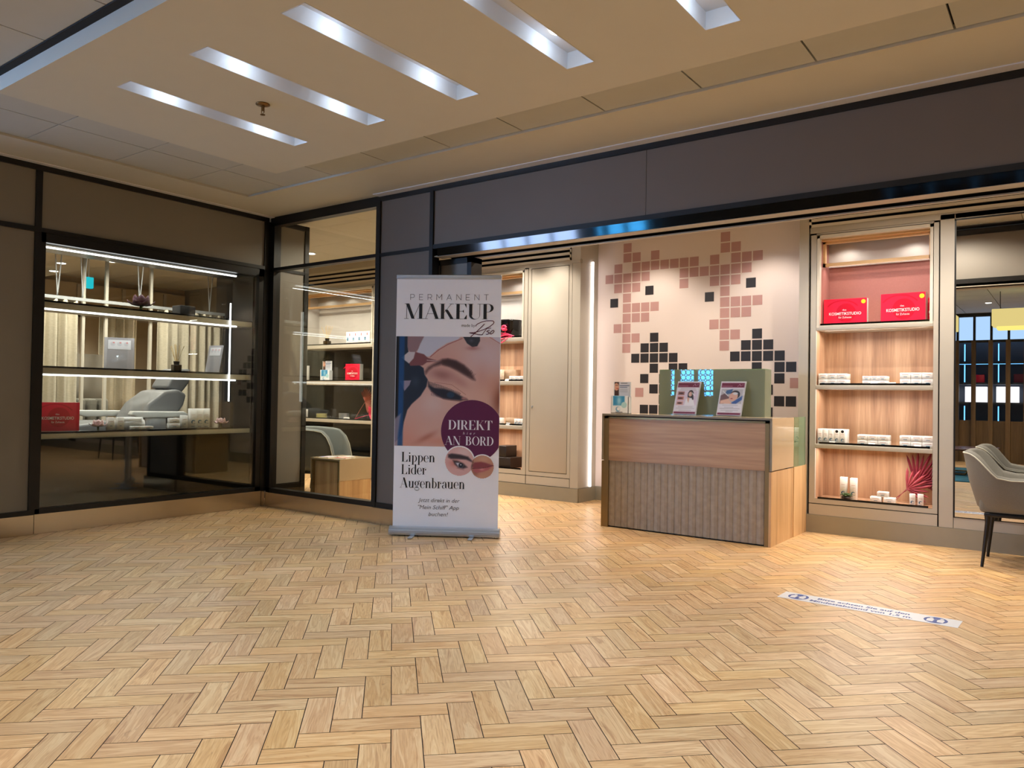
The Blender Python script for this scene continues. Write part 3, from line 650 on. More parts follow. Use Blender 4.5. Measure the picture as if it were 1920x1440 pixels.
# ================================================================== FURNITURE
def grille(parent, x0, x1, y, z0, z1, n):
    m = MB(); m.box(x0, x1, y+.014, y+.02, z0, z1, 1); h = (z1-z0)/(2*n+1)
    for i in range(n+1): m.box(x0, x1, y-.008, y+.014, z0+2*i*h, z0+(2*i+1)*h*1.0-.001)
    m.box(x0, x0+.018, y-.008, y+.014, z0, z1); m.box(x1-.018, x1, y-.008, y+.014, z0, z1)
    return m.build('vent_grille', [champ2, mat('black_cavity_shade', (5, 5, 5), .9, spec=.1)], parent)  # near-black backing carries the depth shade between the slats
def display_unit(t, y, x0, x1, ox0, ox1, zb, shelves, depth, recess_z, backm, topback, railm=blackgloss, dark=False, drawer=True):
    """built-in open shelving: face frame, recess, backs, shelves; y = front plane"""
    z1 = 2.56; m = MB()
    m.box(x0+.003, ox0, y, y+.03, .25, z1); m.box(ox1, x1-.003, y, y+.03, .25, z1); m.box(ox0, ox1, y, y+.03, .25, zb); m.box(x0+.003, x1-.003, y, y+.03, z1-.012, z1)
    m.box(x0-.004, x1+.004, y+.012, y+.02, .16, .25, 1); m.box(x0-.004, x0+.003, y+.012, y+.02, .16, z1, 1); m.box(x1-.003, x1+.004, y+.012, y+.02, .16, z1, 1)
    m.build('face_frame', [champ, darkgap], t)
    if drawer: MB().box(x0+.003, x1-.003, y, y+.03, .153, .243).build('kick_drawer', champ, t)
    s1 = shelves[0][0]
    m = MB(); e = .022
    m.box(ox0+.004, ox0+.004+e, y-.006, y+.05, s1-.02, z1-.02); m.box(ox1-.004-e, ox1-.004, y-.006, y+.05, s1-.02, z1-.02); m.box(ox0+.004, ox1-.004, y-.006, y+.05, z1-.045, z1-.018)
    m.build('niche_frame', champ2, t)
    yb = y+depth; a, b = ox0+.026, ox1-.026
    MB().box(a-.02, a, y+.05, yb, s1, z1, 0).build('niche_lining', topback, t); MB().box(b, b+.02, y+.05, yb, s1, z1, 0).build('niche_lining', topback, t)
    m = MB(); m.box(a, b, y+.05, y+.20, z1-.06, z1-.04); m.box(a, a+.02, y+.10, y+.14, recess_z, z1-.06); m.box(b-.02, b, y+.10, y+.14, recess_z, z1-.06); m.box(a, b, y+.10, y+.14, recess_z, recess_z+.028); m.box(a, b, y+.10, y+.13, z1-.08, z1-.06)
    m.build('oak_surround', oakedge, t)
    MB().box(a, b, yb-.04, yb-.02, recess_z+.02, z1-.04).build('recess_panel', greylt, t)
    MB().box(a, b, yb-.01, yb, s1, recess_z+.03).build('upper_back_panel', topback, t)
    m = MB(); m.box(ox0-.02, ox1+.02, yb, yb+.02, zb-.03, s1); m.box(ox0-.015, ox0-.001, y+.03, yb, zb, s1-.04); m.box(ox1+.001, ox1+.015, y+.03, yb, zb, s1-.04)
    m.build('back_panel', backm, t)
    MB().box(ox0, ox1, y+.002, yb, zb-.03, zb).build('floor_board', backm if not dark else blackgloss, t)
    for z, th in shelves:
        s = MB().rbox(ox0, ox1, y-.004, yb, z-th, z-.001, .003).build('shelf', champ, t)
        MB().box(ox0+.03, ox1-.02, y+.012, y+.024, z, z+.016).build('black_rail', railm, s)
    MB().box(ox0+.02, ox1-.03, y+.012, y+.024, zb, zb+.016).build('black_rail', railm, t)
    return yb
def shelf_lights(t, x0, x1, y, zs, power, color=NEUT):
    for z in zs:
        lamp('shelf_light', 'AREA', ((x0+x1)/2, y, z), power, color, (x1-x0)*.94, rot=(math.radians(-12), 0, 0), parent=t, sy=.02)
Yr = 6.85
RU = thing('display_cabinet', 'built-in champagne display cabinet right of the reception desk with walnut backs and red boxes', 'cabinet', (-1.35, Yr, .15))
ybR = display_unit(RU, Yr, -1.84, -.862, -1.79, -.90, .288, [(1.768, .042), (1.259, .037), (.757, .037)], .34, 2.285, woodv, pinkglass)
MB().box(-1.935, -1.856, Yr, Yr+.4, .152, 2.88).build('side_panel', champ, RU)
smod('trim_5', MB().box(-1.845, 2.5, Yr, Yr+.03, 2.563, 2.60).box(-1.86, 4.2, Yr+.0, Yr+.03, 2.739, 2.88).box(-1.845, 2.5, Yr+.004, Yr+.03, 2.60, 2.616), champ)
def vent(lab, *a):
    t = thing('ventilation_grille', lab, 'ventilation grille', ((a[0]+a[1])/2, a[2], a[3])); grille(t, *a)
vent('long champagne slotted ventilation grille above the right display cabinet and mirror', -1.853, 2.5, Yr, 2.616, 2.7385, 2)
shelf_lights(RU, -1.77, -.92, Yr+.10, (1.724, 1.22, .718), P_SHELF*1.0, NEUT)
shelf_lights(RU, -1.75, -.93, Yr+.16, (2.28,), P_SHELF*.4, NEUT)
for x in (-1.60, -1.08): lamp('recess_spot', 'SPOT', (x, Yr+.17, 2.49), 1.0, NEUT, .015, 156, .6, parent=RU)
Yl = 7.02
MU = thing('display_cabinet', 'champagne display cabinet between the banner and the tall cupboard, walnut backs', 'cabinet', (-5.3, Yl, .15))
ybM = display_unit(MU, Yl, -6.10, -4.935, -6.05, -4.985, .30, [(1.79, .045), (1.296, .045), (.795, .045)], .34, 2.30, woodv, greylt)
shelf_lights(MU, -6.0, -5.0, Yl+.10, (1.74, 1.245, .745), P_SHELF*1.15, NEUT); shelf_lights(MU, -6.0, -5.0, Yl+.16, (2.29,), P_SHELF, NEUT)
for x in (-5.75, -5.25): lamp('recess_spot', 'SPOT', (x, Yl+.17, 2.49), 1.0, NEUT, .015, 156, .6, parent=MU)
vent('long champagne slotted ventilation grille above the left row of cabinets', -9.4, -4.37, Yl, 2.60, 2.80, 3)
smod('trim_4', MB().box(-9.6, -4.254, Yl, Yl+.4, 2.80, 2.88).box(-9.6, -4.26, Yl+.002, Yl+.03, 2.563, 2.60).box(-4.37, -4.254, Yl, Yl+.03, 2.60, 2.80).box(-4.30, -4.254, Yl+.03, Yl+.37, 2.561, 2.80), champ)
TC = thing('tall_cupboard', 'tall closed champagne cupboard with one plain door, left of the square patterned wall', 'cupboard', (-4.6, Yl, .15))
m = MB(); m.box(-4.354, -4.254, Yl, Yl+.37, .15, 2.56); m.box(-4.930, -4.892, Yl, Yl+.03, .25, 2.565); m.box(-4.394, -4.358, Yl, Yl+.03, .25, 2.565); m.box(-4.892, -4.394, Yl, Yl+.03, 2.548, 2.565); m.box(-4.892, -4.394, Yl, Yl+.03, .25, .292)
m.box(-4.93, -4.356, Yl+.012, Yl+.36, .16, 2.56, 1)
m.build('carcass', [champ, darkgap], TC)
d = MB().rbox(-4.886, -4.400, Yl-.002, Yl+.01, .298, 2.542, .003).build('door', champ, TC)
MB().cyl((-4.855, Yl-.012, 1.012), .010, .012, 14, axis='y').box(-4.858, -4.852, Yl-.016, Yl-.01, .985, 1.015).build('lock', silver, d)
MB().box(-4.928, -4.36, Yl, Yl+.03, .153, .243).build('kick_drawer', champ, TC)
LU = thing('display_cabinet', 'champagne display cabinet with dark bronze backs, seen through the window left of the banner', 'cabinet', (-8.1, Yl, .15))
ybL = display_unit(LU, Yl, -8.95, -7.365, -8.90, -7.41, .30, [(1.79, .05), (1.292, .052), (.772, .045)], .34, 2.32, brownmir, greylt, dark=True)
for x in (-8.6, -8.15, -7.7): lamp('recess_spot', 'SPOT', (x, Yl+.17, 2.50), 1.3, NEUT, .015, 156, .6, parent=LU)
shelf_lights(LU, -8.85, -7.45, Yl+.12, (2.30,), 1.2, NEUT)
o = MB().box(-7.355, -6.11, Yl, Yl+.4, .15, 2.56).build('closed_cabinet', champ); tag(o, 'plain closed champagne cabinet front hidden behind the banner and grey facade panel', 'cabinet')
o = MB().box(-9.6, -8.96, Yl, Yl+.4, .15, 2.56).build('closed_cabinet', champ); tag(o, 'plain closed champagne cabinet front hidden behind the taupe side wall', 'cabinet')
# LED upright beside the patterned wall
o = MB().box(-4.250, -4.232, 7.25, 7.262, .155, 2.60).build('led_strip', emis('pink_white_led', (255, 244, 240), 3)); tag(o, 'upright white light strip between the tall cupboard and the square patterned wall', 'light strip')
# mirror
MR = thing('wall_mirror', 'tall wall mirror in a champagne surround at the right edge, behind the armchair', 'mirror', (.6, Yr, .24))
MB().box(-.745, 2.2, Yr-.002, Yr+.01, .243, 2.545).build('mirror_glass', mirror_m, MR)
m = MB(); m.box(-.757, -.745, Yr-.004, Yr+.02, .235, 2.555); m.box(-.757, 2.2, Yr-.004, Yr+.02, 2.545, 2.556); m.box(-.757, 2.2, Yr-.003, Yr+.02, .236, .243); m.build('black_edge', blackm, MR)
MB().box(-.855, -.757, Yr, Yr+.03, .153, 2.60).box(-.753, 2.5, Yr, Yr+.03, .153, .236).box(-.753, 2.5, Yr, Yr+.03, 2.556, 2.60).box(2.2, 4.2, Yr, Yr+.03, .153, 2.9).build('surround', champ, MR)

# ------------------------------------------------------------------ reception desk
RD = thing('reception_desk', 'reception desk with walnut band over ribbed grey stone front and beige glossy cap', 'desk', (-2.6, 6.2, 0))
y = 5.905
m = MB(); m.box(-3.336, -1.86, y, 6.475, .968, .982); m.box(-3.336, -3.320, y, 6.475, .58, .968); m.box(-1.876, -1.86, y, 6.475, .58, .968); m.build('cap', beigegl, RD)
m = MB(); m.box(-3.337, -1.859, y-.002, y+.012, .967, .983); m.box(-3.337, -3.321, y-.002, y+.012, .58, .968); m.box(-1.875, -1.859, y-.002, y+.012, .578, .968)
m.build('cap_edge', mat('satin_nickel_edge', (140, 134, 120), .6, .1, spec=.25), RD)
MB().box(-3.326, -1.882, y+.045, y+.5, .0, .964).box(-1.874, -1.864, y+.4, 6.47, .2, .58).build('dark_joint', darkgap, RD)
m = MB(); m.box(-3.315, -3.272, y+.002, y+.03, .0, .958); m.box(-1.912, -1.880, y+.002, y+.03, 0, .958); m.box(-3.315, -1.880, y+.002, y+.03, .942, .958); m.box(-3.338, -3.315, y+.002, y+.5, 0, .574); m.build('bronze_frame', bronze, RD)
MB().box(-3.272, -1.912, y+.006, y+.04, .578, .942).build('wood_band', woodh, RD)
MB().box(-3.275, -1.912, y+.016, y+.04, 0.012, .577).build('backing', stone, RD)
m = MB(); n = 22
for i in range(n):
    a = -3.27+i*(1.356/n); b = a+1.356/n; c = (a+b)/2
    p = [(a, y+.020), (a+.006, y+.013), (c, y+.009), (b-.006, y+.013), (b, y+.020), (b, y+.03), (a, y+.03)]
    m.prism(p, .012, .576, 0, 'xy')
m.build('stone_panel', stone, RD)
m = MB(); m.box(-1.880, -1.862, y+.002, 6.473, 0, .572); m.build('side_panel', woodl, RD)
m = MB(); m.box(-1.878, -1.856, 6.478, 6.842, .0, .575); m.build('rear_side_panel', woodl, RD)
m = MB(); m.box(-1.868, -1.858, 6.478, 6.80, .575, .985); m.build('green_glass_wing', greengl2, RD)
# green glass screen on the desk
GS = thing('glass_screen', 'pale green glass box screen standing on the reception desk', 'screen', (-2.5, 6.4, .982))
m = MB(); m.box(-2.985, -2.05, 6.300, 6.310, .983, 1.374); m.build('front_pane', greengl, GS)
m = MB(); m.box(-2.058, -2.048, 6.311, 6.47, .983, 1.372); m.build('side_pane', greengl, GS)
m = MB(); m.box(-2.983, -2.973, 6.311, 6.47, .983, 1.372); m.build('side_pane', greengl, GS)
m = MB(); m.box(-2.97, -2.06, 6.462, 6.470, .983, 1.372); m.build('rear_pane', greengl, GS)
MB().box(-2.984, -2.049, 6.30, 6.47, 1.373, 1.379).build('top_edge', greengl2, GS)
m = MB(); m.box(-2.97, -2.06, 6.315, 6.46, .983, 1.36); m.build('cabinet_core', mat('sage_green_panel', (128, 130, 106), .4), GS)

def sign_paint(kind):
    p = Paint(46, 64, 0, 0, 46, 64, (214, 212, 222))
    p.poly([(1, 1), (45, 1), (45, 10), (1, 10)], (104, 20, 52)); p.poly([(1, 60), (45, 60), (45, 63.4), (1, 63.4)], (104, 20, 52))
    p.line([(2, 7.5), (22, 7.5)], 1, (190, 130, 150), .8); p.line([(32, 8), (36, 3), (37, 7), (43, 4)], .7, (220, 190, 200), .8)
    if kind == 0:
        p.line([(8, 13), (38, 13)], 1, (150, 120, 130), .7); p.line([(6, 16), (40, 16)], 1, (150, 120, 130), .7)
        p.poly([(2, 18), (44, 18), (44, 47), (2, 47)], (206, 188, 206))
        for y0, c in ((19, (150, 100, 92)), (29, (186, 120, 108)), (39, (200, 150, 140))):
            p.poly([(4, y0), (17, y0), (17, y0+7), (4, y0+7)], c); p.ell(10, y0+3.5, 5, 1.6, (70, 40, 44))
        p.ell(30, 25, 6, 9, (28, 20, 24)); p.ell(29.5, 24, 3.6, 5, (206, 160, 138)); p.poly([(20, 47), (22, 34), (28, 31), (36, 33), (42, 47)], (226, 224, 230)); p.poly([(24, 30), (29, 32), (28, 42), (25, 36)], (206, 158, 136)); p.line([(33, 20), (36, 34)], 3, (28, 20, 24))
        ys = [(50, 8, 38), (53, 4, 42), (57, 10, 36)]
    else:
        p.poly([(2, 13), (44, 13), (44, 42), (2, 42)], (176, 172, 178)); p.poly([(2, 26), (12, 20), (20, 30), (10, 42), (2, 42)], (112, 84, 88)); p.poly([(12, 16), (24, 13), (22, 22), (10, 24)], (60, 94, 140))
        p.ell(30, 24, 9, 8, (36, 28, 30)); p.ell(27, 28, 8, 9, (212, 166, 150), rot=.5); p.poly([(22, 42), (44, 26), (44, 34), (34, 42)], (58, 90, 150)); p.poly([(3, 36), (18, 32), (26, 42), (3, 42)], (220, 176, 156)); p.line([(5, 17), (17, 27)], 1.6, (210, 210, 214)); p.ell(30, 22, 5, 2.5, (200, 200, 204)); p.ell(24, 32, 2, 1, (150, 60, 66))
        ys = [(45, 8, 38), (49, 12, 30), (51.5, 4, 42), (55, 6, 40), (57, 16, 30)]
    for yy, a, b in ys: p.line([(a, yy), (b, yy)], .8, (130, 126, 132), .75)
    return p
for i, (x, lab) in enumerate(((-2.705, 'white portrait sign in a clear slanted holder on the desk, smiling dark-haired woman'), (-2.313, 'white portrait sign in a clear slanted holder on the desk, reclining face treatment'))):
    t = thing('sign_holder', lab, 'sign', (x, 6.20, .982), 0)
    def P(u, v, dy=0): return Vector((-.108+.216*u+.015*(1-v)*1.2, .070*(1-v)+dy, .004+.288*(1-v)))
    t_ = t
    sign_paint(i).build('poster', lambda u, v: P(.03+.94*u, .03+.94*v, -.002), t, vcol('printed_paper', .45), local=True)
    m = MB()
    for dy in (-.004, .0035): m.add([P(0, 1, dy), P(1, 1, dy), P(1, 0, dy), P(0, 0, dy)], [(0, 1, 2, 3)])
    m.build('acrylic_sleeve', acryl, t, world=False)
    m = MB(); a, b, c, d = P(0, 1, .005), P(1, 1, .005), P(1, 0, .005), P(0, 0, .005); m.add([a, b, c, d], [(0, 1, 2, 3)]); m.build('paper_back', white, t, world=False)
    MB().box(-.115, .115, -.004, .085, 0, .004).build('foot', acryl, t, world=False)
# brochure dispenser
def brochure(loc, lab, s=1, rz=0, blue=(54, 140, 190)):
    t = thing('brochure_holder', lab, 'brochure holder', loc, rz)
    p = Paint(30, 40, 0, 0, 30, 40, (196, 200, 214)); p.poly([(0, 0), (9, 0), (9, 40), (0, 40)], (70, 46, 42)); p.ell(4, 12, 5, 9, (206, 156, 134)); p.ell(6, 16, 2, 1, (170, 50, 60)); p.line([(2, 8), (7, 8)], 1, (40, 26, 26))
    p.line([(13, 3), (25, 3)], 1.2, (60, 60, 66)); p.line([(11, 9), (29, 9)], 1.5, (60, 80, 120)); p.line([(11, 13), (25, 13)], 1.2, (60, 80, 120))
    for yy in (18, 21, 24): p.line([(11, yy), (26, yy)], .8, (120, 130, 150))
    w_, h_ = .175*s, .15*s
    p.build('leaflet', lambda u, v: Vector((-w_/2+.01+(w_-.02)*u, .03, .285*s-h_*v)), t, vcol('printed_paper', .45), local=True)
    m = MB(); m.box(-w_/2, w_/2, -.01, -.004, 0, .16*s); m.box(-w_/2, -w_/2+.004, -.01, .05, 0, .15*s); m.box(w_/2-.004, w_/2, -.01, .05, 0, .15*s); m.box(-w_/2, w_/2, -.01, .05, 0, .004); m.box(-w_/2, w_/2, .034, .038, 0, .285*s)
    m.build('pocket', mat('white_card_pocket', (226, 232, 238), .5), t, world=False)
    q = Paint(30, 28, 0, 0, 30, 28, (228, 232, 238)); q.poly([(3, 0), (24, 0), (24, 16), (3, 16)], blue); q.blob(14, 8, 4, 8, (190, 226, 240), .7); q.ell(23, 15, 5, 5, (170, 210, 216)); q.ell(12, 22, 4, 4, (90, 150, 190)); q.ell(13, 21.5, 3, 3, (228, 232, 238)); q.line([(8, 27), (20, 27)], 1, (60, 60, 70))
    q.build('pocket_print', lambda u, v: Vector((-w_/2+.004+(w_-.008)*u, -.0115, .158*s-.152*s*v)), t, vcol('printed_paper', .45), local=True)
    return t
brochure((-3.315, 6.19, .982), 'white and blue brochure dispenser on the left end of the reception desk')

# ------------------------------------------------------------------ roll-up banner
A = Vector((-4.389, 4.407, 0)); Bv = Vector((-3.669, 4.852, 0)); ang = math.atan2(Bv.y-A.y, Bv.x-A.x)
BN = thing('rollup_banner', 'tall white roll-up banner for permanent makeup with close-up of an eye', 'banner', A, ang)
def bp(x, z, d=0): return Vector((x, -d, z))
def px(x, y, d=0): return bp((x-745)*.842/195, 1.587-(y-631)*.00428, d)
m = MB(); m.box(.004, .846, -.001, .001, .07, 2.045); m.build('banner_sheet', whitep, BN, world=False)
m = MB(); m.prism([(-.012, .004), (.01, .0), (.014, .004), (.012, .022), (-.006, .022)], .005, .845, 0, 'xy'); ob = MB().rbox(.002, .848, -.012, .012, 2.045, 2.08, .006).build('top_rail', silver, BN, world=False)
ob = MB(); prof = [(-.045, .012), (.05, .012), (.055, .03), (.03, .055), (.01, .074), (-.014, .076), (-.03, .066), (-.034, .05), (-.05, .046), (-.052, .03)]
ob.prism([(a, b) for a, b in prof], -.010, .856, 0, 'yz'); ob.build('casing', silver, BN, world=False)
MB().prism([(a*1.05, b*1.02) for a, b in prof], .857, .864, 0, 'yz').prism([(a*1.05, b*1.02) for a, b in prof], -.018, -.010, 0, 'yz').build('end_cap', silver, BN, world=False)
for x in (.175, .645):
    m = MB(); m.rbox(x-.018, x+.018, -.16, .12, .003, .011, .003); m.build('foot', silver, BN, world=False)
MB().cyl((.43, .03, .06), .008, 2.0, 10).build('support_pole', silver, BN, world=False)
# printed eye photograph
p = Paint(200, 214, 745, 631, 938, 835, (206, 166, 154))
p.blob(915, 665, 45, 40, (206, 186, 190), .9); p.blob(890, 745, 45, 30, (220, 180, 164), .7); p.blob(800, 780, 30, 40, (206, 164, 150), .6); p.blob(815, 755, 22, 22, (216, 196, 192), .6)
p.blob(765, 830, 30, 40, (214, 140, 116), .6); p.blob(940, 745, 14, 30, (120, 62, 46), .9); p.blob(925, 720, 14, 20, (206, 150, 128), .6); p.blob(830, 825, 40, 10, (206, 134, 112), .6); p.blob(805, 818, 20, 5, (166, 94, 76), .6, -.5)
p.blob(835, 672, 30, 18, (206, 156, 146), .6); p.blob(832, 702, 22, 10, (146, 98, 98), .75, .2); p.blob(865, 715, 18, 8, (178, 128, 120), .6, .5); p.blob(905, 705, 14, 26, (196, 144, 132), .5)
p.poly([(745, 625), (806, 625), (800, 640), (782, 660), (778, 668), (767, 655), (762, 640)], (146, 118, 122))
p.poly([(750, 625), (766, 625), (766, 650), (770, 668), (790, 685), (797, 690), (799, 702), (805, 711), (803, 724), (792, 742), (776, 757), (768, 768), (762, 790), (758, 815), (745, 830), (740, 630)], (28, 42, 60), 1)
p.blob(782, 715, 8, 10, (62, 76, 92), .5); p.poly([(753, 714), (774, 713), (771, 722), (762, 733)], (150, 140, 158))
p.poly([(797, 631), (800, 628), (868, 628), (860, 636), (840, 643), (822, 655), (808, 668), (800, 669), (784, 661), (790, 645)], (196, 200, 214)); p.line([(868, 634), (842, 645), (824, 656), (809, 669)], 1.3, (140, 70, 74), .8)
p.poly([(755, 671), (768, 660), (782, 660), (779, 672), (770, 682)], (200, 192, 196)); p.poly([(781, 660), (797, 664), (805, 671), (827, 677), (803, 679), (795, 685), (772, 686), (770, 681), (778, 672)], (124, 76, 80)); p.line([(803, 675), (827, 677)], 1.2, (206, 186, 184))
p.poly([(866, 625), (900, 625), (901, 638), (896, 648), (887, 650), (877, 643)], (44, 50, 60)); p.blob(888, 652, 12, 4, (150, 90, 84), .6); p.blob(885, 638, 4, 3, (90, 94, 110), .6)
p.poly([(916, 625), (945, 625), (945, 645), (930, 637)], (200, 196, 210)); p.line([(918, 631), (940, 644)], 1, (160, 90, 90), .8)
p.poly([(800, 696), (806, 688), (814, 683), (826, 676), (832, 673), (842, 672), (857, 675), (872, 683), (886, 696), (893, 711), (888, 710), (874, 702), (860, 694), (846, 687), (830, 683), (815, 687), (806, 694), (801, 701)], (84, 60, 62), 3)
p.poly([(832, 675), (842, 673), (857, 677), (872, 686), (884, 699), (880, 702), (862, 692), (846, 685), (832, 681)], (62, 42, 46), 3)
rr = random.Random(2)
for i in range(34): u = i/34; x = 832+54*u; yy = 684+26*u**1.4; p.line([(x, yy), (x+6+rr.random()*4, yy-8-rr.random()*5)], .8, (70, 48, 48), .35)
p.poly([(806, 714), (808, 721), (818, 726), (835, 728), (850, 732), (862, 738), (879, 747), (866, 749), (850, 748), (835, 746), (822, 741), (812, 733), (806, 724)], (34, 38, 52), 2)
for i in range(30):
    u = i/30; x = 808+58*u; yy = 722+18*u**1.2; p.line([(x, yy), (x-1+u*3, yy-7+3*u)], .9, (30, 32, 44), .8); p.line([(x+4, 736+13*u), (x+4+u*2, 742+13*u-3*abs(u-.5))], .7, (60, 50, 60), .5)
p.ell(848, 739, 7, 5.5, (32, 60, 86), 2); p.ell(873, 745, 5, 2, (170, 120, 116), 2); p.line([(812, 733), (835, 747), (866, 750), (881, 747)], 1, (120, 70, 70), .7); p.line([(818, 716), (850, 720), (876, 738)], 1, (160, 108, 102), .7)
p.poly([(751, 625), (761, 625), (760, 835), (750, 835)], (24, 76, 128), 1.5, .9); p.poly([(740, 625), (750, 625), (750, 780), (744, 790), (740, 790)], (10, 12, 16), 1); p.poly([(740, 788), (756, 775), (752, 810), (750, 836), (740, 836)], (150, 138, 152), 2, .8)
p.build('eye_photograph', lambda u, v: bp(.007+(.842-.007)*u, 1.587+(.712-1.587)*v, .0018), BN, vcol('printed_banner', .4), local=True)
m = MB(); P2 = lambda x, z: bp(x, z, .0026); disc(m, .629, .838, .248, P2, clip=.845, n=72); m.build('plum_badge', plum, BN, world=False)
m = MB(); P3 = lambda x, z: bp(x, z, .0032); disc(m, .533, .598, .124, P3, n=60); disc(m, .716, .558, .1, P3, clip=.845, n=60); m.build('badge_ring', whitep, BN, world=False)
# round inset pictures
def inset(cx, cz, r, paint, name):
    n = paint.w; yy, xx = np.mgrid[0:n, 0:n]; mask = np.hypot(xx+.5-n/2, yy+.5-n/2) < n/2
    paint.build(name, lambda u, v: bp(cx-r+2*r*u, cz+r-2*r*v, .0038), BN, vcol('printed_banner', .4), mask, local=True)
p = Paint(60, 60, 0, 0, 60, 60, (216, 170, 164)); p.blob(40, 10, 20, 12, (226, 196, 194), .8); p.blob(20, 34, 12, 8, (196, 110, 96), .6); p.poly([(6, 16), (14, 14), (32, 16), (48, 20), (60, 32), (44, 26), (28, 25), (12, 25), (6, 22)], (56, 46, 54), 2)
p.poly([(16, 28), (26, 29), (38, 34), (47, 42), (38, 45), (28, 43), (20, 36)], (60, 48, 54), 2); p.poly([(22, 33), (30, 33), (38, 38), (36, 42), (28, 41)], (216, 216, 224), 1.5); p.ell(33, 38, 5, 5, (34, 40, 56), 1.5); p.ell(33, 37, 1.4, 1.4, (190, 200, 210)); p.line([(24, 44), (40, 48)], 1, (150, 100, 90), .7)
inset(.533, .598, .114, p, 'eyebrow_picture')
p = Paint(54, 54, 0, 0, 54, 54, (188, 136, 112)); p.blob(30, 8, 16, 10, (206, 164, 140), .7); p.blob(26, 50, 18, 8, (206, 150, 120), .6); p.blob(10, 38, 8, 12, (120, 74, 66), .6)
p.poly([(3, 24), (8, 17), (16, 16), (24, 15), (34, 17), (52, 23), (40, 28), (24, 30), (6, 32)], (136, 66, 74), 2); p.poly([(5, 31), (24, 30), (40, 27), (52, 24), (42, 33), (30, 38), (14, 41), (6, 38)], (176, 94, 96), 2); p.line([(4, 31), (24, 30), (40, 27), (52, 23)], 1.3, (80, 36, 44)); p.blob(26, 33, 6, 2.5, (214, 150, 146), .8)
inset(.716, .558, .091, p, 'lips_picture')
PL = lambda x, z: bp(x, z, .003)
m = MB(); serif_word(m, 'MAKEUP', .070, .795, 1.728, .122, PL, 0, -.02); m.build('headline_lettering', ink, BN, world=False); m = MB(); serif_word(m, 'Lippen', .066, .338, .586, .078, PL, 0, .01); serif_word(m, 'Lider', .066, .270, .487, .078, PL, 0, .01); serif_word(m, 'Augenbrauen', .058, .580, .380, .080, PL, 0, .01)
m.build('serif_lettering', ink, BN, world=False)
m = MB(); wd = sum(MONO[c][0] for c in 'PERMANENT'); gap = (.626/.052-wd)/8; x = .117
for c in 'PERMANENT':
    for pl in MONO[c][1]: stroke(m, [(x+a*.052, 1.880+b*.044) for a, b in pl], .0034, PL)
    x += (MONO[c][0]+gap)*.052
m.build('thin_lettering', mat('soft_grey_ink', (90, 88, 96), .5), BN, world=False)
m = MB(); sans(m, 'made by', .532, .640, 1.667, .024, PL, 0, 0, -.002)
sans(m, 'Jetzt direkt in der', .207, .540, .270, .032, PL, 0, .25, -.006); sans(m, '"Mein Schiff" App', .207, .535, .214, .032, PL, 0, .25, -.006); sans(m, 'buchen!', .292, .448, .160, .032, PL, 0, .25, -.006)
m.build('small_lettering', mat('dark_grey_ink', (66, 64, 70), .5), BN, world=False)
sg = lambda L_: [((a/8+720-745)*.842/195, 1.587-((b/8+500)-631)*.00428) for a, b in L_]
m = MB()
for L_, wd in (([(1395, 890), (1402, 872), (1425, 853), (1480, 826), (1550, 808), (1610, 804), (1650, 808), (1665, 825), (1655, 850), (1600, 895), (1520, 935), (1440, 965), (1370, 985), (1305, 988), (1330, 994), (1385, 1000), (1430, 1012), (1480, 1016), (1500, 1010)], .006),
               ([(1522, 855), (1480, 900), (1430, 950), (1370, 1005), (1325, 1045)], .006), ([(1490, 1016), (1530, 960), (1560, 920), (1620, 915)], .005), ([(1600, 945), (1570, 955), (1560, 968), (1590, 975), (1595, 990), (1570, 1008), (1550, 1006)], .006),
               ([(1640, 955), (1615, 975), (1608, 998), (1625, 1002), (1655, 985), (1668, 960), (1660, 948), (1640, 952)], .006)):
    stroke(m, sg(L_), wd, PL)
m.build('signature', plumink, BN, world=False)
PW = lambda x, z: bp(x, z, .0045)
m = MB(); serif_word(m, 'DIREKT', .438, .792, .850, .074, PW, 0, .0); serif_word(m, 'AN', .414, .542, .727, .070, PW, 0, 0); serif_word(m, 'BORD', .578, .806, .727, .070, PW, 0, 0)
sans(m, 'h  i  e  r', .558, .655, .812, .022, PW, 0, .2, -.004); m.build('badge_lettering', whiteink, BN, world=False)

# ------------------------------------------------------------------ floor sticker
a = Vector((-1.365, 4.457, 0)); b = Vector((-.465, 4.424, 0)); ang = math.atan2(b.y-a.y, b.x-a.x); L_ = (b-a).length
ST = thing('floor_sticker', 'long white distancing sticker with blue writing stuck on the herringbone floor', 'floor sticker', a, ang)
MB().box(0, L_, 0, .155, .0004, .0014).build('sticker_sheet', sticker_m, ST, world=False)
Q = lambda x, y: Vector((x, y, .0019)); Q2 = lambda x, y: Vector((x, y, .0023))
m = MB(); sans(m, 'Bitte achten Sie auf den', .195, .665, .088, .036, Q, 0, 0, .028); m.build('upper_lettering', blueink, ST, world=False)
m = MB(); sans(m, 'Mindestabstand von 1,5 m.', .170, .690, .028, .036, Q, 0, 0, .028)
m.build('lower_lettering', blueink, ST, world=False)
for cx in (.095, .79): m = MB(); disc(m, cx, .078, .055, Q, n=40, rz=.062); m.build('blue_emblem', blueink, ST, world=False)
m = MB()
for cx in (.095, .79):
    for s in (-1, 1):
        c = cx+s*.024; disc(m, c+.0*s, .112, .009, Q2, n=16)
        m.add([Q2(c-.014, .04), Q2(c+.014, .04), Q2(c+.017, .085), Q2(c+.010, .1), Q2(c-.010, .1), Q2(c-.017, .085)], [tuple(range(6))])
        m.add([Q2(c-s*.014, .075), Q2(c-s*.014, .085), Q2(c-s*.028, .092), Q2(c-s*.028, .084)], [(0, 1, 2, 3)])
m.build('white_pictogram', sticker_m, ST, world=False)

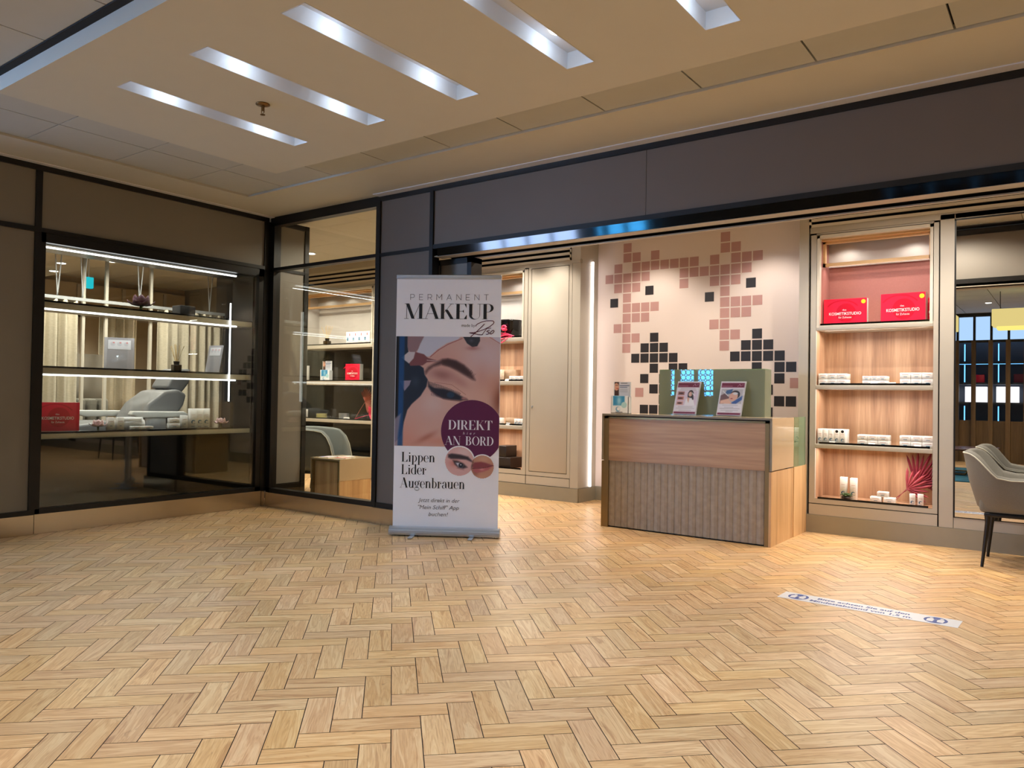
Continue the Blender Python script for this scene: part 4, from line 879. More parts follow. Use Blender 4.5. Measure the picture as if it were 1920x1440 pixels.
# ------------------------------------------------------------------ armchairs
def armchair(loc, rz, lab, wid=.54, dep=.60, back=.79, arm=.62, seatz=.38, tub=False, group=None, outm=fabric, inm=fabric):
    t = thing('armchair', lab, 'armchair', loc, rz, group)
    # plan: local +x = front, U open to the front
    hw = wid/2; r = .16 if not tub else .25; n = 9; path = []
    def hgt(x):   # top height along the side
        k = min(1, max(0, (x-(-dep/2+.02))/(.17 if not tub else .42))); k = k*k*(3-2*k); h = back+(arm-back)*k
        if tub: q = max(0, x-(dep/2-.2))/.2; h = seatz+(h-seatz)*max(.12, math.sqrt(max(0, 1-q**2.2)))
        return h
    path.append((dep/2, -hw)); path += [(dep/2-(dep-r)*(i/6)**(1.8 if tub else 1), -hw) for i in range(1, 7)]
    path += [(-dep/2+r-r*math.sin(a*PI/2/n), -hw+r-r*math.cos(a*PI/2/n)) for a in range(1, n+1)]
    path += [(-dep/2, -hw+r+(wid-2*r)*i/4) for i in range(1, 4)]
    path += [(x, -y_) for x, y_ in reversed(path[:7+n])]
    th = .05 if not tub else .085; rows = []
    N_ = len(path)
    for i, (x, y_) in enumerate(path):
        a = Vector(path[max(i-1, 0)]); b = Vector(path[min(i+1, N_-1)]); d = (b-a).normalized(); nrm = Vector((-d.y, d.x)) # inward?
        if nrm.dot(Vector((-x*.2, -y_))) < 0 and abs(y_) > .05: nrm = -nrm
        if abs(y_) <= .05 and nrm.x < 0: nrm = -nrm
        h = hgt(x); lean = max(0, -x/(dep/2))*.055*(1 if not tub else .5); o = Vector((x, y_)); ob_ = o+nrm*.03; ot = o-nrm*lean
        it = ot+nrm*th; ib = ob_+nrm*th*1.3; z0 = seatz
        rows.append([(ob_.x+nrm.x*.03, ob_.y+nrm.y*.03, z0), (ob_.x, ob_.y, z0+.03), ((ob_.x*.4+ot.x*.6), (ob_.y*.4+ot.y*.6), z0+(h-z0)*.5), (ot.x, ot.y, h-.02), (ot.x+nrm.x*.008, ot.y+nrm.y*.008, h-.006), (it.x-nrm.x*th/2, it.y-nrm.y*th/2, h+.003), (it.x-nrm.x*.008, it.y-nrm.y*.008, h-.006), (it.x, it.y, h-.02), (ib.x, ib.y, z0+.03), (ib.x, ib.y, z0)])
    K_ = len(rows[0]); vs = [q for rw in rows for q in rw]; fs = []
    for i in range(N_-1):
        for k in range(K_): fs.append((i*K_+k, (i+1)*K_+k, (i+1)*K_+(k+1) % K_, i*K_+(k+1) % K_))
    fs += [tuple(range(K_)), tuple((N_-1)*K_+k for k in range(K_-1, -1, -1))]
    m = MB().add(vs, fs, 0, True); sh = m.build('shell', [outm], t, world=False)
    sb = sh.modifiers.new('edge_softening', 'BEVEL'); sb.width = .006; sb.segments = 2; sb.limit_method = 'ANGLE'
    m = MB(); m.tube([(rw[3][0], rw[3][1], rw[3][2]+.004) for rw in rows], .0045, 6); m.build('piping', fabricl, sh, world=False)
    MB().rbox(-dep/2+.05, dep/2+.01, -hw+.05, hw-.05, seatz-.01, seatz+.11, .03).build('seat', inm, t, world=False)
    MB().rbox(-dep/2+.08, dep/2-.03, -hw+.05, hw-.05, seatz-.035, seatz-.008, .008).build('seat_frame', blackleg, t, world=False)
    for sx, sy in ((-1, -1), (-1, 1), (1, -1), (1, 1)):
        x, y_ = sx*(dep/2-.10), sy*(hw-.07)
        MB().tube([(x, y_, seatz-.02), (x-0.0*sx, y_, seatz-.08), (x+sx*.02-.01, y_+sy*.022, 0.0)], .021, 10, 0, .010).build('leg', blackleg, t, world=False)
    return t
armchair((-.27, 6.42, 0), 0, 'grey fabric armchair with black legs in front of the wall mirror at the right edge', dep=.62)
armchair((-6.97, 5.82, 0), .5, 'grey rounded tub armchair inside the shop, behind the small beige table', wid=.62, dep=.56, back=.735, arm=.715, seatz=.26, tub=True, outm=fabricd, inm=fabricd)
# small desk / table inside the window
t = thing('side_table', 'small beige glossy side table with oak panels, inside the window left of the banner', 'table', (-6.03, 5.3, 0))
m = MB(); m.box(-6.25, -5.81, 5.10, 5.52, .461, .473); m.box(-6.25, -6.237, 5.10, 5.52, .262, .461); m.box(-5.823, -5.81, 5.10, 5.52, .262, .461); m.build('cap', beigegl, t)
m = MB(); m.box(-6.247, -6.232, 5.104, 5.51, 0, .258); m.box(-5.845, -5.828, 5.104, 5.14, 0, .455); m.box(-6.232, -6.215, 5.104, 5.14, .0, .455); m.box(-6.232, -5.828, 5.104, 5.14, .44, .456); m.build('bronze_frame', bronze, t)
MB().box(-6.212, -5.848, 5.13, 5.15, .0, .44).box(-5.828, -5.812, 5.104, 5.518, 0, .258).build('oak_panel', woodl, t)
for i, (x, y, rz, c, n_) in enumerate(((-6.12, 5.22, .2, (150, 160, 210), 'blue and white'), (-6.02, 5.36, -.3, (206, 210, 216), 'pale grey'), (-5.93, 5.24, .5, (180, 80, 70), 'red and cream'))):
    t = thing('magazine', n_+' magazine lying flat on the small beige side table', 'magazine', (x, y, .4735), rz)
    p = Paint(10, 14, 0, 0, 10, 14, c); p.poly([(1, 1), (9, 1), (9, 5), (1, 5)], (230, 226, 214)); p.ell(5, 9, 3, 3, (210, 170, 150)); p.build('cover', lambda u, v: Vector((-.06+.12*u, .08-.16*v, .0063)), t, vcol('printed_paper', .45), local=True)
    MB().box(-.06, .06, -.08, .08, 0, .006).build('pages', white, t, world=False)

# ================================================================== GOODS ON THE SHELVES
def wave(m, cx, z, s, y, mi=0):
    """crescent shaped wave mark facing -y"""
    P = lambda a, b: (cx+a*s, y, z+b*s)
    for a0, ro, ri, off in ((20, 1, .78, .10), (40, .72, .55, .08)):
        for q in arc(0, 0, ro, ro, ri, ri, a0, a0+210, off, -off*.3, n=10): m.add([P(*v) for v in q], [(0, 1, 2, 3)], mi)
    m.add([P(-.3, -.95), P(.9, -.8), P(1.3, -.55), P(.2, -.75)], [(0, 1, 2, 3)], mi)
def carton(loc, w_, d_, h_, lab, group, style='flat', rz=0, boxm=white, name='cosmetics_box'):
    """carton standing at loc (base centre); front faces -y"""
    t = thing(name, lab, 'box', loc, rz, group)
    MB().rbox(-w_/2, w_/2, -d_/2, d_/2, 0, h_, .0015, seg=1).build('carton', boxm, t, world=False)
    y = -d_/2-.0006; m = MB(); bar = lambda a, b, z, th, mi=0: m.quad((a, y, z), (b, y, z), (b, y, z+th), (a, y, z+th), mi)
    if style == 'flat':
        bar(-w_*.3, w_*.3, h_*.66, .004, 0); bar(-w_*.16, w_*.18, h_*.30, .004, 1)
    elif style == 'wave':
        bar(-w_*.3, w_*.3, h_*.66, .003, 0); bar(-w_*.05, w_*.3, h_*.55, .002, 0); wave(m, 0, h_*.30, w_*.30, y, 1); bar(-w_*.3, w_*.2, h_*.05, .004, 1)
    elif style == 'dot':
        bar(-w_*.3, w_*.3, h_*.66, .003, 0); wave(m, 0, h_*.28, w_*.30, y, 1); bar(-w_*.3, w_*.2, h_*.05, .004, 1); disc(m, 0, h_*.86, w_*.28, lambda a, b: (a, y, b), 2, 16)
    elif style == 'pink':
        bar(w_*.02, w_*.16, h_*.68, h_*.2, 2); bar(-w_*.35, -w_*.1, h_*.3, h_*.25, 1); bar(-w_*.3, w_*.3, h_*.12, .003, 0)
    m.build('printed_mark', [inkl, teal, ink if style == 'dot' else mat('coral_pink_print', (226, 92, 100), .5)], t, world=False)
    return t
def red_box(loc, w_, d_, h_, lab, rz=0, dot=True, text='full', tilt=0):
    t = thing('gift_box', lab, 'box', loc, rz, 'red cosmetics gift boxes'); t.rotation_euler = (tilt, 0, rz)
    MB().rbox(-w_/2, w_/2, -d_/2, d_/2, 0, h_, .003).build('carton', white, t, world=False)
    y = -d_/2-.0012; MB().box(-w_/2, w_/2, y, -d_/2+.002, 0, h_).build('red_front', red, t, world=False)
    y -= .0006; P = lambda a, b: (a, y, b)
    m = MB(); disc(m, .02*w_, h_*.48, h_*.34, P, 0, 28)
    for q in arc(-.02, h_*.5, h_*.62, h_*.46, h_*.57, h_*.42, 30, 150, 0, 0, 16): m.add([P(*v) for v in q], [(0, 1, 2, 3)], 0)
    m.build('swirl_print', redd, t, world=False)
    y -= .0006; P = lambda a, b: (a, y, b); m = MB()
    sans(m, 'KOSMETIKSTUDIO', -w_*.37, w_*.37, h_*.40, h_*.105, P, 0, 0, .006); sans(m, 'das', -w_*.06, w_*.03, h_*.56, h_*.06, P, 0); sans(m, 'für Zuhause', -w_*.15, w_*.15, h_*.28, h_*.07, P, 0)
    m.build('lettering', white, t, world=False)
    if dot: m = MB(); disc(m, w_*.42, h_*.87, h_*.075, P, 0, 20); m.build('round_sticker', yellow, t, world=False)
    return t
# right cabinet, top shelf
z = 1.768
red_box((-1.585, 7.00, z), .345, .07, .232, 'red cosmetics gift box with yellow dot, left of two right of the desk', .03)
red_box((-1.135, 7.00, z), .335, .08, .25, 'red cosmetics gift box with yellow dot, right of two right of the desk', -.06)
red_box((-.952, 7.125, z), .028, .08, .215, 'red cosmetics box seen edge-on in the right end of the top shelf', -.1, dot=False)
# second shelf stacks
def stack(x0, y, z, w_, d_, h_, nx, nz, where, style='flat', group='white cosmetics boxes', gap=.0012):
    cx_ = ('left', 'middle', 'right') if nx == 3 else ('left', 'second', 'third', 'fourth', 'right')
    for k in range(nz):
        for i in range(nx):
            lab = (('lower ', 'upper ')[k] if nz > 1 else '')+cx_[i]+' white cosmetics box '+where
            carton((x0+w_*(i+.5), y+d_/2, z+k*(h_+gap)), w_-.002, d_, h_, lab, group, style[i] if isinstance(style, list) else style)
z = 1.2605
stack(-1.782, 6.90, z, .077, .14, .048, 3, 2, 'of left stack, second shelf right of desk')
stack(-1.430, 6.90, z, .062, .13, .037, 3, 2, 'of middle stack, second shelf right of desk')
stack(-1.146, 6.90, z, .080, .14, .050, 3, 2, 'of right stack, second shelf right of desk')
def card(loc, lab, w_=.05, h_=.022, rz=0):
    t = thing('price_card', lab, 'price card', loc, rz, 'little white price cards')
    MB().prism([(-.012, 0), (.012, 0), (.004, h_), (.002, h_)], -w_/2, w_/2, 0, 'yz').build('card', emis('x', (255, 255, 255), 0) if False else white, t, world=False)
    m = MB(); m.quad((-w_*.3, -.0085, h_*.5), (w_*.3, -.0085, h_*.5), (w_*.3, -.0065, h_*.62), (-w_*.3, -.0065, h_*.62)); m.build('printed_line', inkg, t, world=False)
card((-1.200, 6.892, z), 'small white price card between middle and right stacks on the second shelf'); card((-1.335, 6.886, z), 'small white price card before the middle stack of the second shelf')
z = .7585
stack(-1.785, 6.895, z, .0455, .15, .125, 5, 1, 'of the tall row, third shelf right of desk', ['wave', 'wave', 'wave', 'dot', 'dot'])
stack(-1.465, 6.90, z, .079, .13, .043, 3, 2, 'of middle stack, third shelf right of desk')
stack(-1.145, 6.90, z, .082, .13, .046, 3, 2, 'of right stack, third shelf right of desk')
card((-1.66, 6.882, z), 'small white price card before the tall boxes of the third shelf'); card((-1.35, 6.884, z), 'small white price card before the middle stack of the third shelf'); card((-1.01, 6.884, z), 'small white price card before the right stack of the third shelf')
# bottom compartment
z = .289
carton((-1.585, 6.98, z), .052, .05, .188, 'tall slim white box with blue wave, left of two behind the succulent', 'tall slim white boxes', 'wave'); carton((-1.505, 6.98, z), .052, .05, .185, 'tall slim white box with blue wave, right of two behind the succulent', 'tall slim white boxes', 'wave')
carton((-1.325, 6.96, z), .085, .07, .048, 'lower left white box of the little pyramid in the bottom compartment', 'little pyramid of white boxes'); carton((-1.222, 6.96, z), .083, .07, .048, 'lower right white box of the little pyramid in the bottom compartment', 'little pyramid of white boxes')
carton((-1.275, 6.97, z+.0485), .082, .07, .042, 'top white box of the little pyramid in the bottom compartment', 'little pyramid of white boxes')
carton((-1.058, 6.97, z), .043, .07, .090, 'small upright white wave box, left of two below the palm leaves', 'small upright white boxes', 'wave', .15); carton((-1.000, 6.975, z), .043, .07, .092, 'small upright white wave box, right of two below the palm leaves', 'small upright white boxes', 'wave', .15)
def succulent(loc, lab):
    t = thing('succulent', lab, 'plant', loc); rn = random.Random(4); m = MB()
    for k in range(26):
        a = k*2.4; rr = .012+.035*(1-k/26)**.8+.008; el = .25+1.1*k/26; L = .045*(1-.45*k/26)
        d = Vector((math.cos(a)*math.cos(el), math.sin(a)*math.cos(el), math.sin(el))); s = Vector((-math.sin(a), math.cos(a), 0)); n = d.cross(s)
        b = Vector((0, 0, .028))+d*.006; pts = []
        for u, wd, b_ in ((0, .006, 0), (.35, .016, .004), (.7, .019, .004), (.9, .010, .001), (1, .001, -.002)):
            c = b+d*L*u+n*b_; pts += [c-s*wd, c+n*-.005, c+s*wd, c+n*.003]
        m.add(pts, [(j*4+i, j*4+(i+1) % 4, j*4+4+(i+1) % 4, j*4+4+i) for j in range(4) for i in range(4)], 0, True)
    m.build('leaf_rosette', leafm, t, world=False)
    MB().lathe((0, 0, 0), [(0, .002), (.03, .002), (.038, .03), (.0, .032)], 18).build('dish', mat('dark_brown_dish', (50, 34, 26), .4), t, world=False)
succulent((-1.555, 6.925, z+.0), 'small dark green succulent in front of two tall white boxes'), 
def fan_leaf(loc, lab, rad, a0, a1, stem_to, n=16, m_=palm, lim=-.93, group=None):
    """dried palm fan in the xz plane, folded; loc = stem foot, stem_to = hub offset"""
    t = thing('dried_palm_leaf', lab, 'dried leaf', loc, 0, group); hub = Vector(stem_to)
    MB().tube([(0, 0, 0), hub*.5+Vector((0, 0, .004)), hub], .0028, 6).build('stem', m_, t, world=False)
    m = MB(); rn = random.Random(n)
    for i in range(n):
        b0 = a0+(a1-a0)*i/n; b2 = a0+(a1-a0)*(i+1)/n; b1 = (b0+b2)/2; R = rad*(.86+.2*rn.random())*(1-.18*abs(i/n-.5))
        D = lambda a, r, y: Vector((min(hub.x+math.cos(a)*r, lim-loc[0]), hub.y+y, hub.z+math.sin(a)*r))
        w1 = D(b0+(b1-b0)*.3, R*.8, .010); w2 = D(b2-(b2-b1)*.3, R*.8, .010); c = D(b1, R*.78, -.010); tip = D(b1, R, 0.004); mid0 = D(b0, R*.45, .004); mid2 = D(b2, R*.45, .004); midc = D(b1, R*.45, -.008)
        k = (w2-w1)*.1
        m.add([hub, mid0, midc, mid2, w1+k, c, w2-k, tip], [(0, 1, 2), (0, 2, 3), (1, 4, 5, 2), (2, 5, 6, 3), (4, 7, 5), (5, 7, 6)])
    o = m.build('fan', m_, t, world=False); s = o.modifiers.new('thickness', 'SOLIDIFY'); s.thickness = .0015
    return t
fan_leaf((-1.235, 7.12, .292), 'large burgundy dried palm leaf fanned out at the back right of the bottom compartment', .30, math.radians(-18), math.radians(112), (.18, .0, .155), 13)
fan_leaf((-1.205, 7.05, .292), 'smaller burgundy dried palm leaf in front of the larger one in the bottom compartment', .20, math.radians(-42), math.radians(96), (.09, .0, .115), 9, palmf)

# middle cabinet (partly behind the banner)
z = 1.791
t = thing('flower_vase', 'glossy black vase on the top shelf behind the banner edge', 'vase', (-5.31, 7.2, z))
MB().lathe((0, 0, 0), [(0, .0), (.10, 0), (.12, .02), (.135, .20), (.138, .215), (.128, .215), (.11, .03), (0, .02)], 28).build('vase_body', mat('black_ceramic', (14, 13, 13), .12), t, world=False)
def coral_branch(loc, lab, seed, rz=0):
    t = thing('dried_flower', lab, 'dried flower', loc, rz, 'pink dried flowers'); rn = random.Random(seed); m = MB()
    for k in range(9):
        a = -.5+rn.random()*1.1; L = .12+.10*rn.random(); p = [Vector((0, 0, .012))]; d = Vector((-math.cos(a), -.3+.3*rn.random(), math.sin(a)*.8+.15))
        for j in range(6): p.append(p[-1]+d*L/6); d = d+Vector((rn.random()-.5, rn.random()-.5, -.25))*.3
        m.tube(p, .008, 7, 0, .003)
        for q in p[2:]: m.lathe(q-Vector((0, 0, .007)), [(0, 0), (.012, .004), (.013, .010), (0, .015)], 8)
    m.build('branches', coral, t, world=False); return t
coral_branch((-5.14, 7.045, z), 'pink dried coral-like flower sprays lying before the black vase', 3)
t = thing('dried_flower', 'single round pink dried bloom in front of the black vase', 'dried flower', (-5.27, 7.035, z), 0, 'pink dried flowers')
m = MB(); m.tube([(0, .02, 0), (.01, .01, .06), (0, 0, .09)], .003, 6); m.build('stem', coral, t, world=False)
m = MB(); m.lathe((0, 0, .075), [(0, 0), (.025, .005), (.034, .02), (.02, .04), (0, .045)], 16); m.tube([(.03*math.cos(a*.6), -.012, .115+.022*math.sin(a*.6)) for a in range(11)], .011, 8); m.build('bloom', coral, t, world=False)
z = 1.297
t = carton((-5.24, 7.16, z), .17, .10, .13, 'wood-grained brown carton on the second shelf right beside the banner', None, 'none', 0, mat('brown_grained_carton', (168, 140, 112), .5, var=.2, scale=30, stretch=(6, 1, .3)))
t = carton((-5.345, 7.11, z), .05, .09, .13, 'slim cream carton beside the wood-grained one at the banner edge', None, 'none', .1, mat('cream_carton', (226, 206, 184), .5))
stack(-5.203, 7.05, z, .068, .1, .055, 3, 1, 'on the second shelf left of the tall cupboard', 'flat'); card((-5.22, 7.035, z), 'small white price card on the second shelf beside the banner')
z = .797
stack(-5.13, 7.06, z, .05, .1, .07, 3, 1, 'with wave on the third shelf left of the tall cupboard', 'wave'); carton((-5.35, 7.09, z), .06, .08, .075, 'white box with wave on the third shelf at the banner edge', None, 'wave'); card((-5.20, 7.04, z), 'small white price card on the third shelf beside the banner')
carton((-5.24, 7.2, z), .16, .1, .075, 'brown low carton on the third shelf behind the small white boxes', None, 'none', 0, M['brown_grained_carton'])
o = MB().rbox(-5.40, -5.18, 7.07, 7.30, .302, .42, .004).rbox(-5.40, -5.26, 7.09, 7.30, .4205, .55, .004).build('stepped_stand', mat('dark_brown_stand', (40, 30, 24), .4)); tag(o, 'dark brown stepped display stand at the foot of the cabinet beside the banner', 'display stand')

# left cabinet seen through the window
def diffuser(loc, lab, s=1.0, sq=True, seed=1, cap=blackm):
    t = thing('reed_diffuser', lab, 'reed diffuser', loc, 0, 'reed diffusers'); rn = random.Random(seed)
    MB().rbox(-.035*s, .035*s, -.035*s, .035*s, 0, .06*s, .006).build('bottle', amber, t, world=False)
    MB().cyl((0, 0, .06*s), .022*s, .03*s, 16, 0, .028*s).build('collar', cap, t, world=False)
    for i in range(7):
        a = -1+2*i/6; m = MB(); m.tube([(0, 0, .02), (a*.02*s, 0, .09*s), (a*.085*s, (rn.random()-.5)*.05*s, .25*s-abs(a)*.02)], .0028*s, 5); m.build('reed', reed, t, world=False)
    return t
diffuser((-8.47, 7.16, 1.791), 'dark amber reed diffuser on the upper shelf seen through the tall window', 1.15)
for i, nm in enumerate(('leftmost', 'second', 'third', 'rightmost')):
    carton((-7.935+.113*i, 7.13, 1.791), .108, .10, .168, nm+' of four white cartons with pink marks, upper shelf through the tall window', 'row of four white cartons', 'pink', .12)
z = 1.293
b = brochure((-8.47, 7.14, z), 'white and blue brochure dispenser on the middle shelf seen through the tall window', 1.0, .1)
red_box((-7.90, 7.16, z), .225, .09, .235, 'square red cosmetics gift box on the middle shelf seen through the tall window', .25, dot=False)
carton((-8.83, 7.10, z), .05, .07, .22, 'tall white carton at the left end of the middle shelf through the window', None, 'flat'); card((-8.36, 7.09, z), 'small white price card beside the brochures through the tall window', .08)
z = .773
t = thing('candle', 'pale yellow candle in a glass on the lower shelf seen through the tall window', 'candle', (-8.53, 7.14, z))
MB().cyl((0, 0, .003), .074, .062, 24).build('wax', candle_m, t, world=False); MB().lathe((0, 0, 0), [(0, 0), (.08, 0), (.08, .082), (.077, .082), (.076, .003)], 24).build('glass_jar', acryl, t, world=False)
t = thing('cream_jar', 'silver cream jar on the lower shelf seen through the tall window', 'jar', (-8.07, 7.14, z)); MB().cyl((0, 0, 0), .068, .05, 24).build('jar_body', silver, t, world=False); MB().cyl((0, 0, .05), .07, .032, 24).build('lid', silver, t, world=False)
card((-7.95, 7.08, z), 'small white price card before the silver jar through the tall window', .11, .03)
carton((-8.84, 7.1, z), .04, .07, .12, 'white carton at the left end of the lower shelf through the window', None, 'flat')
fan_leaf((-7.88, 7.16, z+.002), 'rust coloured dried palm leaf on the lower shelf seen through the tall window', .20, math.radians(-75), math.radians(125), (.20, 0, .24), 18, palmb, -7.455)
fan_leaf((-7.86, 7.12, z+.002), 'pink dried palm tuft at the right end of the lower shelf through the window', .14, math.radians(-60), math.radians(100), (.30, 0, .07), 9, coral, -7.455)

# ------------------------------------------------------------------ left display window
DS = []
for zt, nm in ((1.822, 'upper'), (1.303, 'middle'), (.781, 'lower')):
    s = MB().rbox(-6.90, -6.535, 2.645, 4.58, zt-.062, zt-.014, .002).build('display_shelf', champ2); tag(s, nm+' beige shelf in the left display window', 'shelf', 'shelves in the left display window')
    MB().box(-6.538, -6.532, 2.66, 4.575, zt-.013, zt).build('glass_edge', blackgloss, s)
    MB().box(-6.89, -6.54, 2.65, 4.575, zt-.0135, zt-.001).build('glass_top', blackgloss, s)
    if nm != 'lower':
        MB().box(-6.555, -6.535, 2.65, 4.41, zt-.076, zt-.064).build('led_strip', ledw, s)
        l = lamp('shelf_led', 'AREA', (-6.60, 3.53, zt-.085), 1.6, (1, 1, 1), .03, parent=s, sy=1.7)
o = MB().box(-6.56, -6.54, 2.655, 4.40, 2.234, 2.246).build('led_strip', ledw); tag(o, 'white light strip along the top of the left display window', 'light strip'); lamp('window_led', 'AREA', (-6.62, 3.53, 2.22), 2, (1, 1, 1), .03, sy=1.7, parent=o)
o = MB().box(-6.528, -6.520, 4.325, 4.336, 1.03, 1.97).build('led_strip', ledw); tag(o, 'upright white light strip at the right end of the left display window', 'light strip')
o = MB().box(-7.9, -6.58, 5.06, 5.11, 0, 2.76).build('wall_partition', mat('dark_charcoal_wall', (44, 44, 48), .5)); o['kind'] = 'structure'
z = .782
t = red_box((-6.66, 2.86, z), .305, .06, .232, 'red cosmetics gift box at the left end of the lower window shelf', math.radians(74), dot=False)
def wcarton(y, x, w_, h_, lab, style='flat', z=.782, g='white boxes in the left display window'):
    return carton((x, y, z), w_, .06, h_, lab, g, style, math.radians(78))
wcarton(3.265, -6.62, .056, .105, 'small white box, left of the pair before the towel in the left display', 'flat'); wcarton(3.345, -6.62, .056, .105, 'small white box, right of the pair before the towel in left display', 'flat')
for i, (y, nm) in enumerate(((3.475, 'left'), (3.575, 'right'))): wcarton(y, -6.60, .092, .026, nm+' of two flat white boxes on the lower shelf, before the grey lounger', 'flat')
wcarton(3.845, -6.64, .098, .045, 'lower white box of the two stacked on the lower window shelf'); wcarton(3.845, -6.64, .090, .045, 'upper white box of the two stacked on the lower window shelf', z=.828)
wcarton(3.945, -6.64, .055, .115, 'upright white box between the stacked pair and the tall trio', 'flat')
for i, nm in enumerate(('left', 'middle', 'right')): wcarton(4.03+.067*i, -6.64, .062, .178, nm+' of three tall white wave boxes on the lower window shelf', 'wave')
def flower(loc, lab, mt, s=1, group=None, seed=1, rz=0):
    t = thing('artificial_flower', lab, 'flower', loc, rz, group); rn = random.Random(seed); m = MB()
    for ring, (n, el, L) in enumerate(((6, .15, .075), (6, .75, .065), (4, 1.2, .05))):
        for k in range(n):
            a = 2*PI*k/n+ring*.5+rn.random()*.2; d = Vector((math.cos(a)*math.cos(el), math.sin(a)*math.cos(el), math.sin(el))); sd = Vector((-math.sin(a), math.cos(a), 0)); nn = sd.cross(d); pts = []
            for u, wd, bz in ((0, .006, 0), (.3, .022, -.008), (.65, .028, -.006), (.9, .014, .004), (1, .002, .012)):
                c = Vector((0, 0, .04*s))+(d*L*u-nn*bz)*s; pts += [c-sd*wd*s, c+nn*.006*s, c+sd*wd*s]
            m.add(pts, [(j*3+i, j*3+i+1, j*3+4+i, j*3+3+i) for j in range(4) for i in range(2)], 0, True)
    o = m.build('petals', mt, t, world=False); sm = o.modifiers.new('thickness', 'SOLIDIFY'); sm.thickness = .0015
    m = MB(); m.lathe((0, 0, .035*s), [(0, 0), (.012*s, .006), (.012*s, .018), (0, .026)], 10); m.build('flower_heart', reed, t, world=False)
    MB().cyl((0, 0, 0), .008*s, .045*s, 8).build('stem', leafm, t, world=False); return t
flower((-6.70, 3.55, 1.823), 'dusky purple artificial flower on the upper window shelf', petald, 1.55, 'artificial flowers')
flower((-6.62, 3.165, .782), 'pale pink magnolia beside the white towel on the lower window shelf', petal, .95, 'artificial flowers', 3)
flower((-6.64, 4.33, .782), 'pale pink magnolia at the right end of the lower window shelf', petal, .95, 'artificial flowers', 5)
t = thing('rolled_towel', 'white rolled towel lying on the lower window shelf behind small boxes', 'towel', (-6.72, 3.47, .782), math.radians(80)); m = MB()
m.tube([(-.13, 0, .04), (.13, 0, .04)], .04, 18); m.tube([(.11*math.cos(a*.7)*(1-a*.03), -.03+.03*math.sin(a*.7), .085) for a in range(10)], .02, 10); m.build('towel_roll', towel, t, world=False)
o = MB().rbox(-6.80, -6.66, 3.90, 4.05, 1.823, 1.915, .003).build('black_box', mat('matt_black_box', (40, 40, 42), .5)); tag(o, 'plain black box on the upper window shelf', 'box')
diffuser((-6.68, 3.885, 1.304), 'black reed diffuser on the middle window shelf', 1.0, seed=4)
def acr_sign(loc, rz, w_, h_, lab, g):
    t = thing('sign_holder', lab, 'sign', loc, rz, g); P = lambda x, v, d=0: Vector((x*w_, d+.06*v, .003+h_*v))
    m = MB(); m.add([P(-.5, 0), P(.5, 0), P(.5, 1), P(-.5, 1), P(-.5, 0, .004), P(.5, 0, .004), P(.5, 1, .004), P(-.5, 1, .004)], [(0, 1, 2, 3), (4, 5, 6, 7), (0, 1, 5, 4), (3, 2, 6, 7)]); m.build('acrylic_sleeve', glass('frosted_acrylic', (226, 226, 232), .6, film=.45, filmcol=(206, 206, 214)), t, world=False)
    p = Paint(24, 14, 0, 0, 24, 14, (218, 218, 224)); 
    for i in range(3): p.ell(5+7*i, 6, 2.5, 3, (196, 196, 204)); p.ell(6+7*i, 4, 1, 1, (216, 120, 120))
    p.build('printed_sheet', lambda u, v: P(-.38+.76*u, .92-.3*v, -.002), t, vcol('printed_paper', .45), local=True)
    MB().box(-w_/2, w_/2, 0, .07, 0, .003).build('foot', acryl, t, world=False)
acr_sign((-6.68, 3.36, 1.304), math.radians(66), .235, .272, 'frosted acrylic sign with small pictures on the middle window shelf', None)
acr_sign((-6.70, 4.26, 1.304), math.radians(20), .16, .262, 'slanted clear acrylic sign at the right of the middle window shelf', None)

# ------------------------------------------------------------------ treatment area behind the display window
def curtain(y0, y1, x, z0, z1, lab, seed):
    m = MB(); rn = random.Random(seed); n = int((y1-y0)/.012); ph = rn.random()*6; row = []
    for i in range(n+1):
        y = y0+(y1-y0)*i/n; d = .040*math.sin(y*62+ph+1.3*math.sin(y*9))+.018*math.sin(y*101+2*ph)+.012*math.sin(y*19)
        row.append((x+d, y))
    zs = [z0, z0+(z1-z0)*.5, z1-.05, z1]; k = [1.15, 1, .75, .6]; vs = []
    for zz, kk in zip(zs, k): vs += [(x+(a-x)*kk, b, zz) for a, b in row]
    N_ = n+1; m.add(vs, [(j*N_+i, j*N_+i+1, (j+1)*N_+i+1, (j+1)*N_+i) for j in range(3) for i in range(n)], 0, True)
    o = m.build('curtain', curtain_m); tag(o, lab, 'curtain', 'linen curtains of the treatment area'); s = o.modifiers.new('thickness', 'SOLIDIFY'); s.thickness = .004
    return o
XC = -7.75
curtain(3.02, 3.50, XC, .02, 1.972, 'pale linen curtain at the left, behind the left display window', 1)
curtain(4.28, 5.05, XC, .02, 1.972, 'wide linen curtain at the right, behind the grey lounger', 2)
curtain(4.10, 4.52, -8.6, .02, 2.0, 'darker linen curtain farther back, behind the frosted sign', 3)
o = MB().box(XC-.02, XC+.02, 2.7, 5.06, 1.975, 2.005).build('curtain_rail', rod); tag(o, 'white curtain rail hung from the ceiling behind the left display window', 'curtain rail')
for i, y in enumerate((3.30, 3.53, 4.09, 4.88)):
    o = MB().tube([(XC, y-.05, 2.76), (XC, y, 2.01)], .006, 6).tube([(XC, y+.06, 2.76), (XC, y, 2.01)], .006, 6).build('suspension_rod', rod)
    tag(o, ('leftmost', 'second', 'third', 'rightmost')[i]+' V-shaped white rod pair holding the curtain rail', 'rod', 'V-shaped hanging rods')
wq = struct('wall_treatment_back')
m = MB(); m.box(-12.60, -12.5, 1.6, 7.4, 0, 2.78, 1)
for y in (4.2, 4.9, 5.6, 6.3, 7.0): m.box(-12.5, -12.47, y, y+.05, 0, 2.76)
